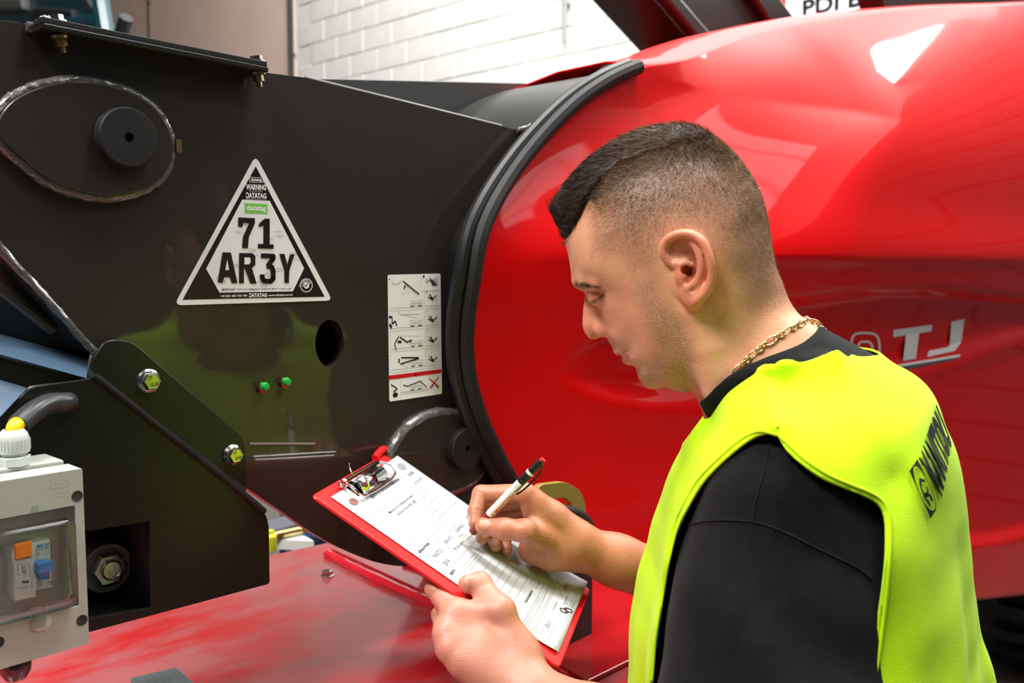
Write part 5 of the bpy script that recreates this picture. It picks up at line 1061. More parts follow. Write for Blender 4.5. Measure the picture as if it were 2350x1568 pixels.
def ray_s(bvh, px, py, lift=0.0):
    d = RAY(px, py); h_ = bvh.ray_cast(Vector(CAM), Vector(d))
    return None if h_[0] is None else np.array(h_[0]) - d * lift
def crease(pts, w_=.0008, dark=.35, dep=.0004):  # darkens skin colour along the line, shade painted into a shallow groove
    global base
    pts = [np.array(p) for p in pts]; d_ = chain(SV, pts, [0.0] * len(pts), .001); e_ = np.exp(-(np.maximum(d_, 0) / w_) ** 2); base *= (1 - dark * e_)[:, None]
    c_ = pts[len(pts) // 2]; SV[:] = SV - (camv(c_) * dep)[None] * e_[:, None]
def across(a, b, t, r, n=3, sp=.0016, **kw):   # skin creases over a finger joint, on the side that shows
    p = a + (b - a) * t; ax_ = (b - a) / np.linalg.norm(b - a); v = camv(p); v = v - ax_ * np.dot(v, ax_); v /= np.linalg.norm(v); sd_ = np.cross(ax_, v)
    for i in range(n):
        o = ax_ * (i - (n - 1) / 2) * sp; crease([p + o + (v * cos(q) + sd_ * sin(q)) * r for q in (-.8, -.3, .3, .8)], **kw)
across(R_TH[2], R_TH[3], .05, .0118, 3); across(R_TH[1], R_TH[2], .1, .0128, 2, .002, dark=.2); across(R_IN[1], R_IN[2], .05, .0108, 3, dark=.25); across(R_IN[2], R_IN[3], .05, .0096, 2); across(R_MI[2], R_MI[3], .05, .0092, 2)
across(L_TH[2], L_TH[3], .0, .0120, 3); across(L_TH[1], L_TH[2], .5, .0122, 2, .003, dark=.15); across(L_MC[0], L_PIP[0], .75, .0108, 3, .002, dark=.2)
for i in range(4): kk_ = .45 * np.exp(-(np.linalg.norm(SV - L_MC[i] - camv(L_MC[i]) * .010, axis=1) / .012) ** 2)[:, None]; base = base * (1 - kk_) + np.array([.60, .20, .15]) * kk_
kk_ = .5 * np.exp(-(np.linalg.norm(SV - R_IN[1], axis=1) / .014) ** 2)[:, None] + .4 * np.exp(-(np.linalg.norm(SV - R_TH[2], axis=1) / .016) ** 2)[:, None]; kk_ = np.clip(kk_, 0, .6); base = base * (1 - kk_) + np.array([.60, .20, .14]) * kk_
SBALL = BVHTree.FromPolygons(SV.tolist(), SQ.tolist())
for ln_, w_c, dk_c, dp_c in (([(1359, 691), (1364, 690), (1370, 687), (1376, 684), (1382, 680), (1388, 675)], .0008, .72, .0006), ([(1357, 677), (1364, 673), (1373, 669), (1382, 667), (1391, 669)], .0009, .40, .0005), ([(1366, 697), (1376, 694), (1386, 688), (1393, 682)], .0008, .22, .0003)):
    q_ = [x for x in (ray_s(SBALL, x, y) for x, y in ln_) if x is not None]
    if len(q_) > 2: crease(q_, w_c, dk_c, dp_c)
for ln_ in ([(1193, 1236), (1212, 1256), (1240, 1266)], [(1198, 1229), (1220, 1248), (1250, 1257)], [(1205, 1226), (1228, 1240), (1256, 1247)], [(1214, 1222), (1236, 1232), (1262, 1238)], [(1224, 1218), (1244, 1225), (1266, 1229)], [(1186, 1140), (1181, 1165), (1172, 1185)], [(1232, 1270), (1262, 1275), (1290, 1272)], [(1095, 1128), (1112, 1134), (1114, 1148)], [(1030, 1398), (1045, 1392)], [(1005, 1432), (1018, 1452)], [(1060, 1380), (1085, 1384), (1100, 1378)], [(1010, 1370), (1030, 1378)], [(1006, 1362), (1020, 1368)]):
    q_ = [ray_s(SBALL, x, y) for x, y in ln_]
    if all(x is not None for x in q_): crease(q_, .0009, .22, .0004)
SKIN, nt_, b_ = node_mat('skin'); at = N(nt_, 'ShaderNodeAttribute', attribute_name='tone'); am = N(nt_, 'ShaderNodeAttribute', attribute_name='growth'); sp_ = N(nt_, 'ShaderNodeSeparateColor'); nt_.links.new(am.outputs[0], sp_.inputs[0])
mot = noise(nt_, 55, 5, .6); tone = mixc(nt_, ramp(nt_, mot, [(.35, (0, 0, 0)), (.7, (.30,) * 3)]), at.outputs[0], (.55, .20, .10))
def math_(op, a, b): m_ = N(nt_, 'ShaderNodeMath', operation=op); [nt_.links.new(x, m_.inputs[i]) if isinstance(x, bpy.types.NodeSocket) else setattr(m_.inputs[i], 'default_value', x) for i, x in enumerate((a, b))]; return m_.outputs[0]
stub = ramp(nt_, noise(nt_, 1500, 2, .5), [(.51, (0, 0, 0)), (.60, (1, 1, 1))]); bmk = math_('MULTIPLY', sp_.outputs[1], math_('ADD', math_('MULTIPLY', stub, .70), .20)); tone = mixc(nt_, bmk, tone, (.13, .085, .06))
spk = ramp(nt_, noise(nt_, 950, 3, .6), [(.38, (.45,) * 3), (.62, (1, 1, 1))]); hmk = math_('MULTIPLY', math_('MULTIPLY', sp_.outputs[0], spk), .90); tone = mixc(nt_, hmk, tone, (.15, .085, .046)); tone = mixc(nt_, math_('MULTIPLY', sp_.outputs[2], .85), tone, (.035, .020, .012)); nt_.links.new(tone, b_.inputs['Base Color'])
b_.inputs['Subsurface Weight'].default_value = .10; b_.inputs['Subsurface Radius'].default_value = (.012, .004, .002); b_.inputs['Subsurface Scale'].default_value = .5
b_.inputs['Roughness'].default_value = .40; b_.inputs['Specular IOR Level'].default_value = .5; wr = noise(nt_, 150, 3, .65, stretch=(1, 1, 2.2)); fn = noise(nt_, 620, 3, .6)
hsum = math_('ADD', math_('MULTIPLY', wr, .8), fn); bump(nt_, b_, hsum, .00040, .8)
man = empty('person', 'short haired man in yellow vest and black T-shirt writing on a red clipboard', 'person', Matrix.Translation(Vector(BS.w(0, 0, -BS.o[2]))))
MI = man.matrix_world.inverted()
def put(name, me, m_, parent=man, smooth=True):
    o = link(name, me, m_, parent, smooth); o.matrix_parent_inverse = MI if parent is man else parent.matrix_world.inverted(); return o
lowline = hab([(1240, 470, .03), (1262, 497, .028), (1280, 540, .025), (1292, 556, .02), (1308, 548, .03), (1322, 505, .04), (1340, 462, .045), (1372, 418, .047), (1420, 378, .048), (1490, 350, .048), (1560, 338, .046), (1630, 345, .036), (1668, 350, .02), (1640, 240, 0), (1400, 240, 0), (1230, 400, 0)])
capm = np.zeros(len(SV)); capm[sel] = np.exp(-(np.maximum(sdpoly(A2, lowline), 0) / .024) ** 1.5) * hairm[sel]
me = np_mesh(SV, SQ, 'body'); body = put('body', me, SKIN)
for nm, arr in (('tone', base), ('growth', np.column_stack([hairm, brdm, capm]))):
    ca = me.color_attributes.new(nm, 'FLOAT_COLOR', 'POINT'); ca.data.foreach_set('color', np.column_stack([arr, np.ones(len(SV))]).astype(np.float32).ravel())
SB = BVHTree.FromPolygons([tuple(p) for p in SV[:]], [tuple(f) for f in SQ[onhead[SQ[:, 0]]]])
def ray_s(bvh, px, py, lift=0.0):
    d = RAY(px, py); h_ = bvh.ray_cast(Vector(CAM), Vector(d))
    return None if h_[0] is None else np.array(h_[0]) - d * lift
# ------------------------------------------------------------------ hair
fc = SQ[(hairm[SQ].mean(1) > .03)]; ctr = SV[fc].mean(1); e1 = SV[fc[:, 1]] - SV[fc[:, 0]]; e2 = SV[fc[:, 3]] - SV[fc[:, 0]]; nrm = np.cross(e1, e2); nrm /= np.linalg.norm(nrm, axis=1, keepdims=True) + 1e-12
hm = hairm[fc].mean(1); hc_ = HS.w(-.01, 0, .02); flip = ((ctr - hc_) * nrm).sum(1) < 0; nrm[flip] *= -1
def strands(name, P0, Nn, flow, length, width, lean, m_, parent, jit=.25):
    n = len(P0); fl = flow - Nn * (flow * Nn).sum(1)[:, None]; fl /= np.linalg.norm(fl, axis=1, keepdims=True) + 1e-9
    d = Nn * (1 - lean)[:, None] + fl * lean[:, None] + RNG.normal(0, jit, (n, 3)); d /= np.linalg.norm(d, axis=1, keepdims=True)
    side = np.cross(d, RNG.normal(0, 1, (n, 3))); side /= np.linalg.norm(side, axis=1, keepdims=True); w_ = width[:, None] * .5; L_ = length[:, None]
    mid = P0 + d * L_ * .55; d2 = d * .75 + fl * .45 * lean[:, None]; d2 /= np.linalg.norm(d2, axis=1, keepdims=True); tip = mid + d2 * L_ * .5; V = np.stack([P0 - side * w_ - Nn * .0004, P0 + side * w_ - Nn * .0004, mid + side * w_ * .8, mid - side * w_ * .8, tip], 1).reshape(-1, 3)
    b0 = np.arange(n) * 5; T = np.concatenate([np.stack([b0, b0 + 1, b0 + 2], 1), np.stack([b0, b0 + 2, b0 + 3], 1), np.stack([b0 + 3, b0 + 2, b0 + 4], 1)]); me = np_mesh(V, T, name); o = put(name, me, m_, parent, True); o['kind'] = 'stuff'; return o
HAIRM, nt_, b_ = node_mat('brown_hair'); oi = noise(nt_, 140, 2, .5); nt_.links.new(ramp(nt_, oi, [(.3, (.10, .056, .030)), (.7, (.34, .20, .11))]), b_.inputs['Base Color']); b_.inputs['Roughness'].default_value = .5; b_.inputs['Specular IOR Level'].default_value = .15
DHAIR = mat('dark_top_hair', (.018, .010, .007), .38, var=(.040, .024, .016), vscale=200, spec=.16)
MHAIR = mat('mid_brown_hair', (.065, .037, .021), .45, var=(.15, .09, .05), vscale=150, spec=.12)
ca_, cl_, cb_ = HS.co(ctr); topd = sst(.045, .10, cb_)     # height above the ear
wgt = hm * (0.35 + .65 * sst(-.02, .05, cb_)); prob = wgt / wgt.sum(); NH = 62000; idx = RNG.choice(len(fc), NH, p=prob); uv = RNG.random((NH, 2, 1)); P0 = SV[fc[idx, 0]] + e1[idx] * uv[:, 0] + e2[idx] * uv[:, 1]
flow = np.tile(-HS.f * -.35 + np.array([0, 0, -1.0]), (NH, 1)); cr = hp(1600, 300, .0) ; v_ = P0 - cr; v_ -= 0; flow = v_ / (np.linalg.norm(v_, axis=1, keepdims=True) + 1e-9) * .8 + HS.f * .25
h_a, h_l, h_b = HS.co(P0); ln = .0026 + .0052 * sst(.02, .115, h_b) ; ln *= RNG.uniform(.6, 1.15, NH)
strands('cropped_hair', P0, nrm[idx], flow, ln, np.full(NH, .00019), .45 + .25 * RNG.random(NH), HAIRM, man, .16)
# longer dark hair along the top, brushed up into a quiff at the front
TOPS = [(1262, 480, .03), (1271, 462, .03), (1290, 436, .035), (1314, 404, .04), (1345, 371, .045), (1385, 340, .05), (1430, 315, .05), (1480, 297, .05), (1530, 288, .05), (1585, 289, .05), (1625, 306, .05), (1655, 333, .05), (1640, 345, .05), (1590, 330, .05), (1500, 335, .05), (1430, 362, .05), (1375, 405, .045), (1340, 452, .04), (1322, 500, .035), (1306, 545, .03), (1296, 548, .03), (1284, 520, .03), (1270, 500, .03)]
pts, vals = [], []; q = [np.array(HS.ab(x, y, .0)) for x, y, _ in TOPS]
for x, y, w_ in [(1262, 480, .001), (1275, 470, .022), (1300, 450, .030), (1330, 420, .033), (1370, 385, .035), (1420, 355, .036), (1480, 330, .036), (1540, 315, .036), (1600, 318, .030), (1640, 335, .02), (1285, 500, .026), (1300, 530, .026), (1290, 480, .030), (1310, 480, .036)]: pts.append(np.array(HS.ab(x, y, w_))); vals.append(w_ * w_)
for i, p in enumerate(q[:12]):
    pts.append(p); vals.append(0.0); t = q[i + 1] - q[i - 1]; nn = np.array([t[1], -t[0]]); nn /= np.linalg.norm(nn); nn = nn if np.dot(nn, p - np.array(HS.ab(1500, 500))) > 0 else -nn; pts.append(p + nn * .014); vals.append(-.0013)
for x, y in ((1270, 505), (1283, 530), (1292, 552)): p = np.array(HS.ab(x, y, 0)); pts += [p, p + np.array([.012, -.003])]; vals += [0.0, -.0008]
TH_ = TPS2(pts, vals, 1e-9, .0012, .05); lowline = hab([(1240, 470, .03), (1262, 497, .028), (1280, 540, .025), (1292, 556, .02), (1308, 548, .03), (1322, 505, .04), (1340, 462, .045), (1372, 418, .047), (1420, 378, .048), (1490, 350, .048), (1560, 338, .046), (1630, 345, .036), (1668, 350, .02), (1640, 240, 0), (1400, 240, 0), (1230, 400, 0)])
def top_f(p):
    a, y, b = HS.co(p.astype(np.float64)); f = TH_.sdf(a, b, y); return smax(f, sdpoly(np.column_stack([a, b]), lowline), .006)
tb = np.array([hp(1240, 250, .06), hp(1700, 570, -.06), hp(1240, 570, .06), hp(1700, 250, -.06)])
TV, TQ = mesh_sdf(top_f, tb.min(0) - .01, tb.max(0) + .01, .0018); TV = relax(TV, TQ, top_f, 1)
hr = put('top_hair', np_mesh(TV, TQ, 'top_hair'), DHAIR)
e1 = TV[TQ[:, 1]] - TV[TQ[:, 0]]; e2 = TV[TQ[:, 3]] - TV[TQ[:, 0]]; nr = np.cross(e1, e2); nr /= np.linalg.norm(nr, axis=1, keepdims=True) + 1e-12; NT_ = 16000; idx = RNG.integers(0, len(TQ), NT_); P0 = TV[TQ[idx, 0]] + e1[idx] * RNG.random((NT_, 1)) + e2[idx] * RNG.random((NT_, 1))
fl = np.tile(HS.f * .75 + np.array([0, 0, -.25]), (NT_, 1)); ta, tl, tb_ = HS.co(P0); frontk = sst(.085, .125, ta)[:, None]; fl = fl * (1 - frontk) + (np.array([0, 0, .9]) + HS.f * .4) * frontk
bk = ta + RNG.normal(0, .016, NT_) < .052
for k_, m_, nm in ((~bk, DHAIR, 'front_strands'), (bk, MHAIR, 'crown_strands')):
    n_ = int(k_.sum()); strands(nm, P0[k_], nr[idx][k_], fl[k_], RNG.uniform(.005, .013, n_), np.full(n_, .00026), np.full(n_, .82) - .12 * (nm[0] == 'c'), m_, hr, .10)
sb_ = sdpoly(np.column_stack([ca_, cb_]), lowline); pr = np.exp(-(np.maximum(sb_, 0) / .014) ** 1.3) * (sb_ > -.006) * (cb_ > .03) * (hm > .5); ix = RNG.choice(len(fc), 13000, p=pr / pr.sum()); P1 = ctr[ix] + RNG.normal(0, .0005, (13000, 3)); t_ = ca_[ix]
for k_, m_, nm in ((t_ > .06, DHAIR, 'fringe_blend'), (t_ <= .06, MHAIR, 'crown_blend')):
    n_ = int(k_.sum()); strands(nm, P1[k_], nrm[ix][k_], np.tile(HS.f * .6 + np.array([0, 0, .25]), (n_, 1)), RNG.uniform(.004, .009, n_), np.full(n_, .00019), np.full(n_, .62), m_, man, .14)
# eyebrow and lashes
bp = []
def tuft(name, line, n, length, d, wid=.0002, lean=.8, parent=man, spread=.0016, jit=.15):
    c = catmull(line, 8); P0 = np.array([c[int(RNG.integers(0, len(c) - 1))] for _ in range(n)]) + RNG.normal(0, spread, (n, 3)); Nn = np.array([camv(x) for x in P0]); return strands(name, P0, Nn, np.tile(np.array(d, float), (n, 1)), RNG.uniform(.7, 1.2, n) * length, np.full(n, wid), np.full(n, lean), DHAIR, parent, jit)
def rs(px, py, lift=.0004):
    q = ray_s(SB, px, py, lift); return q if q is not None else hp(px, py, .02)
tuft('eyebrow', [rs(1321, 650), rs(1330, 653), rs(1340, 653), rs(1350, 655)], 460, .0050, -HS.f + np.array([0, 0, -.25]), spread=.0017)
tuft('eyebrow_tail', [rs(1350, 655), rs(1362, 657), rs(1374, 660)], 110, .0045, -HS.f + np.array([0, 0, -.3]), spread=.0008)
tuft('eyelashes', [rs(1360, 691), rs(1368, 688), rs(1379, 682), rs(1388, 675)], 70, .0060, HS.f * .7 + np.array([0, 0, -1.0]), .00012, .75, spread=.0006, jit=.28)
# ------------------------------------------------------------------ clothes
def nm_(V, T):
    return V, T
def bsc(V): return BS.co(V)
SHIRTM = mat('black_cotton', (.005, .005, .006), .9, bscale=900, bdist=.0003, sheen=.04, spec=.1, var=(.009, .009, .011), vscale=30)
RIBM = mat('black_rib_knit', (.008, .009, .009), .9, bscale=700, bdist=.0005, sheen=.04, spec=.1)
VESTM, nt_, b_ = node_mat('fluorescent_yellow_knit'); nt_.links.new(ramp(nt_, noise(nt_, 9, 5, .6), [(.30, (.46, .78, .0)), (.6, (.56, .90, .002))]), b_.inputs['Base Color']); b_.inputs['Roughness'].default_value = .75; b_.inputs['Specular IOR Level'].default_value = .15; b_.inputs['Sheen Weight'].default_value = .1; bump(nt_, b_, noise(nt_, 800, 2), .0003)
def neckval(V, front, back, near, wn):
    f0 = np.array(BS.ab(*front, .0)); f1 = np.array(BS.ab(*back, .0)); nr_ = np.array(BS.ab(*near, wn)); line = lambda a: f0[1] + (a - f0[0]) * (f1[1] - f0[1]) / (f1[0] - f0[0])
    c_ = (line(nr_[0]) - nr_[1]) / wn ** 2; a, l, b = bsc(V); return b - (line(a) - c_ * np.minimum(l * l, .012))
NLO = [(1612, 965), (1627, 956), (1660, 910), (1710, 864), (1760, 840), (1801, 829), (1850, 825), (1890, 818), (1915, 808), (1938, 794)]
NLI = [(1613, 922), (1622, 912), (1650, 882), (1687, 856), (1740, 830), (1797, 809), (1835, 793), (1862, 772), (1877, 754)]
def neckcurve(off=0.0):
    q = [rv(x, y + off) for x, y in NLO]; q = [x for x in q if x is not None]; ab_ = sorted([(BS.co(x)[0], BS.co(x)[2]) for x in q]); A_ = np.array([x[0] for x in ab_]); B_ = np.array([x[1] for x in ab_]); pf = np.polyfit(A_, B_, 4); B_ = np.polyval(pf, A_); return np.r_[A_, A_[-1] + .012, A_[-1] + .05], np.r_[B_, B_[-1] - .016, B_[-1] - .075], q
def neckv(V, off=0.0):                       # the neck opening as a radius round the neck axis
    q = np.array(neckcurve(0)[2]); a, l, b = BS.co(q); a0 = .008; th = np.arctan2(np.abs(l), a - a0); r = np.hypot(a - a0, l); pf = np.polyfit(th, r, 4); t0, t1 = th.min(), th.max()
    qa, ql, qb = BS.co(q); iF, iB = qa.argmax(), qa.argmin()
    a, l, b = BS.co(V); th = np.arctan2(np.abs(l), a - a0); v = np.where(b > -.10, np.polyval(pf, np.clip(th, t0, t1)) + .012 * sst(t1 - .25, t1 + .25, th) + off - np.hypot(a - a0, l), -.05)
    fr = np.where(a > qa[iF], b - (qb[iF] - (a - qa[iF]) * 1.4) + off, -.05); bk = np.where(a < qa[iB] + .006, b - qb[iB] - .002 + off, -.05); bk = np.where(a < qa[iB] + .02, b - qb[iB] - .0005 + off, -.05); return np.maximum(v, np.maximum(fr, bk))
tlo = np.array([BS.w(a, l, b) for a in (-.28, .30) for l in (-.27, .27) for b in (-.74, .14)])
def vest_f(p):
    f = torso_f(p) - .007 
    a, y, b = BS.co(p.astype(np.float64)); low = np.clip((-b - .12) / .25, 0, 1)
    return f
OFFS = 0.0
TVv, TQv = mesh_sdf(vest_f, tlo.min(0), tlo.max(0), .0045); TVv = relax(TVv, TQv, vest_f, 1)
VB = BVHTree.FromPolygons([tuple(p) for p in TVv], [tuple(f) for f in TQv])
def rv(px, py, lift=0.0):
    d = RAY(px, py); h_ = VB.ray_cast(Vector(CAM), Vector(d))
    if h_[0] is None: return None
    n = np.array(h_[1]); n = n if np.dot(n, d) < 0 else -n; return np.array(h_[0]) + n * lift
ARMH = [(1775, 993), (1745, 1000), (1705, 1022), (1655, 1065), (1612, 1112), (1580, 1165), (1556, 1218), (1541, 1285), (1528, 1370), (1516, 1460), (1507, 1568), (1530, 1700), (1650, 1800), (1850, 1800), (1960, 1700), (1998, 1568), (2012, 1470), (2024, 1370), (2031, 1280), (2031, 1195), (2016, 1160), (1985, 1140), (1935, 1120), (1885, 1098), (1838, 1065), (1803, 1032), (1785, 1003)]
arm_ab = []
for x, y in ARMH:
    q = rv(x, y); arm_ab.append((BS.co(q)[0], BS.co(q)[2]) if q is not None else BS.ab(x, y, .2))
arm_ab = np.array(catmull([np.array(p) for p in arm_ab], 5, closed=True))
def creases(V, bvh_n):
    return V
a, l, b = bsc(TVv)
# soft folds of the loose vest: long ridges down the back and side
g = grad(vest_f, TVv, 2e-3)
amp = .0055 * np.clip((-b - .10) / .2, 0, 1); ang = np.arctan2(l, a)
disp = amp * (np.sin(ang * 9 + b * 7) + .6 * np.sin(ang * 17 - b * 13 + 1)) + .0012 * np.sin(b * 40 + ang * 6) * np.clip((-b - .05) / .2, 0, 1)
TVv = TVv + g * disp[:, None]
VB = BVHTree.FromPolygons([tuple(p) for p in TVv], [tuple(f) for f in TQv])
neck = neckv(TVv)
arm = -sdpoly(np.column_stack([a, b]), arm_ab); arm = np.where(np.abs(l) > .045, arm, -.05)
hem = -b - .70
val = np.maximum(np.maximum(neck, arm), hem)
cv_, ct_ = clip_mesh(TVv, TQv, val)
me = np_mesh(cv_, ct_, 'vest'); vest = put('hi_vis_vest', me, VESTM)
s_o = vest.modifiers.new('cloth', 'SOLIDIFY'); s_o.thickness = .0022; s_o.offset = 0
# shirt
def shirt_w(p): return shirt_f(p)
slo = np.vstack([tlo, SL + (EL - SL) * .8 - .10, SL + (EL - SL) * .8 + .10, SRt + (ER - SRt) - .05, SRt + (ER - SRt) + .08])
HV_, HQ_ = mesh_sdf(shirt_w, slo.min(0) - .01, slo.max(0) + .02, .0045); HV_ = relax(HV_, HQ_, shirt_w, 1)
nk = neckv(HV_, .004)
cv_, ct_ = clip_mesh(HV_, HQ_, np.maximum(nk, -(bsc(HV_)[2]) - .72)); shirt = put('t_shirt', np_mesh(cv_, ct_, 'shirt'), SHIRTM)
s_o = shirt.modifiers.new('cloth', 'SOLIDIFY'); s_o.thickness = .0016; s_o.offset = -1
# rib collar: its own band standing round the neck
outer = [x - BS.w(0, 0, .0) * 0 for x in neckcurve(6)[2]]
SBn = SBALL
inner = []
for x, y in NLI:
    q = ray_s(SBn, x, y, .0045)
    inner.append(q if q is not None else P(x, y, .935))
def rs_(L, n=40):
    L = np.array(catmull([np.array(p) for p in L], 6)); d = np.r_[0, np.cumsum(np.linalg.norm(np.diff(L, axis=0), axis=1))]; return np.stack([np.interp(np.linspace(0, d[-1], n), d, L[:, i]) for i in range(3)], 1)
def droppt(a, l):
    h_ = VB.ray_cast(Vector(BS.w(a, l, .3)), Vector((0, 0, -1))); return np.array(h_[0]) if h_[0] is not None else None
_o = np.array(outer); _a, _l, _b = BS.co(_o); i_ = _a.argmin(); th_ = atan2(_l[i_], _a[i_] - .008); r_ = np.hypot(_l[i_], _a[i_] - .008) + .004
outer = outer + [q for q in (droppt(.008 + r_ * cos(t), r_ * sin(t)) for t in np.linspace(th_, pi, 5)[1:]) if q is not None]
Oc, Ic = rs_([np.array(p) for p in outer]), rs_(inner); Ic = Ic if np.linalg.norm(Ic[0] - Oc[0]) < np.linalg.norm(Ic[-1] - Oc[0]) else Ic[::-1]
def mir(P_): a, l, b = BS.co(P_); return BS.o + a[:, None] * BS.f - l[:, None] * BS.l + b[:, None] * np.array([0, 0, 1.0])
def closec(C): 
    a, l, b = BS.co(C); C = C.copy(); return np.concatenate([C, mir(C)[::-1]])
Of, If = closec(Oc), closec(Ic); nC_ = len(Of); rows = []
for t in np.linspace(0, 1, 6): rows.append((1 - t) * If + t * Of - np.array([0, 0, 1.0]) * .0060 * t)
rows = [rows[0]] + rows[1:]
for r_i in range(6):
    for _ in range(3):
        f_ = skin_f(rows[r_i].astype(np.float32)); rows[r_i] = rows[r_i] + grad(skin_f, rows[r_i], 1e-3) * np.maximum(.0035 - f_, 0)[:, None]
    if r_i > 2:
        for _ in range(3): f_ = torso_f(rows[r_i]); rows[r_i] = rows[r_i] - grad(torso_f, rows[r_i], 1e-3) * np.maximum(f_ - (.007 if r_i < 4 else .002), 0)[:, None]
    for _ in range(2): rows[r_i] = .5 * rows[r_i] + .25 * (np.roll(rows[r_i], 1, 0) + np.roll(rows[r_i], -1, 0))
Vc = np.concatenate(rows + [Of - np.array([0, 0, .022])]); Qc = np.array([(r * nC_ + i, r * nC_ + (i + 1) % nC_, (r + 1) * nC_ + (i + 1) % nC_, (r + 1) * nC_ + i) for r in range(6) for i in range(nC_)])
col_ = put('rib_collar', np_mesh(Vc, Qc, 'collar'), RIBM, shirt); s_o = col_.modifiers.new('cloth', 'SOLIDIFY'); s_o.thickness = .0030; s_o.offset = 0
SHB = BVHTree.FromPolygons([tuple(p) for p in HV_], [tuple(f) for f in HQ_])
def seam(name, line, bvh, r, m_, parent, n=8, lift=.0004):
    pts = []
    for x, y in catmull([np.array(p, float) for p in line], n):
        d = RAY(x, y); h_ = bvh.ray_cast(Vector(CAM), Vector(d))
        if h_[0] is not None: nn = np.array(h_[1]); nn = nn if np.dot(nn, d) < 0 else -nn; pts.append(np.array(h_[0]) + nn * lift)
    if len(pts) < 3: return
    bm = bmesh.new(); tube(bm, pts, r, 6); bmesh.ops.recalc_face_normals(bm, faces=bm.faces[:]); me = bpy.data.meshes.new(name); bm.to_mesh(me); bm.free(); return put(name, me, m_, parent)
seam('shoulder_seam', [(1806, 888), (1803, 900), (1795, 930), (1783, 985)], VB, .0013, VESTM, vest, lift=.0012)
seam('arm_binding', [(x, y) for x, y in [(1785, 1000), (1745, 992), (1702, 1012), (1650, 1056), (1605, 1103), (1572, 1158), (1549, 1212), (1533, 1280), (1520, 1370), (1508, 1460), (1499, 1566)]], VB, .0016, VESTM, vest, lift=.0012)
seam('arm_binding', [(1783, 996), (1810, 1024), (1844, 1056), (1892, 1088), (1940, 1110), (1990, 1130), (2022, 1152), (2038, 1192), (2038, 1280), (2031, 1370), (2019, 1470), (2005, 1566)], VB, .0016, VESTM, vest, lift=.0012)
seam('sleeve_seam', [(1560, 1215), (1620, 1196), (1725, 1198), (1800, 1222), (1880, 1262), (1960, 1300), (2000, 1330)], SHB, .0009, RIBM, shirt)
seam('top_seam', [(1768, 1010), (1755, 1080), (1735, 1150), (1727, 1198)], SHB, .0009, RIBM, shirt)
# print on the back of the vest, projected along the body's own axis
KB = Ink(lambda x, y: (0, 0, 0)); BKN = BS.f
def onback(x, y):                             # x to the wearer's right, y up, metres on the back panel
    o = BS.w(-.5, -x, y); h_ = VB.ray_cast(Vector(o), Vector(BS.f)); 
    return tuple(np.array(h_[0]) - BS.f * .0022) if h_[0] is not None else tuple(BS.w(-.2, -x, y))
KB = Ink(lambda x, y: onback(x, y))
def bt(t, x, y, w, h, bold=.06): KB.text(t, (x, y), (x + w, y), (x + w, y + h), (x, y + h), bold)
def onq(q):
    def f(x, y):
        tl, bl, br, tr = map(np.array, q); p = (1 - x) * y * tl + (1 - x) * (1 - y) * bl + x * (1 - y) * br + x * y * tr; h_ = rv(p[0], p[1], .0034)
        return tuple(h_) if h_ is not None else tuple(P(p[0], p[1], .9))
    return f
KB.f = onq(((2100, 1055), (2153, 1143), (2177, 1020), (2140, 930)))
KB.text('MANITOU', (0, 0), (1, 0), (1, 1), (0, 1), .06)
KB.f = onq(((2080, 1082), (2126, 1190), (2147, 1158), (2098, 1056)))
KB.tri([(0, 1), (.40, 1), (.1, .75), (0, .55)]); KB.tri([(0, 0), (.02, .30), (.28, .06), (.6, 0)]); KB.tri([(1, 1), (.62, 1), (.9, .8), (1, .6)])
KB.ring((.5, .5), .46, .50, 36, 1.0)
for pts_, w_ in (([(.25, .30), (.30, .58), (.52, .68)], .10), ([(.52, .68), (.80, .58)], .07), ([(.28, .40), (.62, .36)], .10), ([(.60, .36), (.76, .48)], .07)): KB.pline(pts_, w_)
KB.disc((.34, .24), .09, 14); KB.disc((.66, .26), .09, 14)
KB.make('back_print', mat('black_screen_print', (.012, .012, .014), .6), vest)
# label tag inside the collar
bm = bmesh.new(); q = P(1888, 768, .905); hexa(bm, [q + AXR * -.006 + AXU * .004, q + AXR * .004 + AXU * .001, q + AXR * .002 - AXU * .006, q - AXR * .003 - AXU * .004], [p + AXF * .0006 for p in (q + AXR * -.006 + AXU * .004, q + AXR * .004 + AXU * .001, q + AXR * .002 - AXU * .006, q - AXR * .003 - AXU * .004)])
me = bpy.data.meshes.new('collar_label'); bm.to_mesh(me); bm.free(); put('collar_label', me, WHITEV, shirt, False)
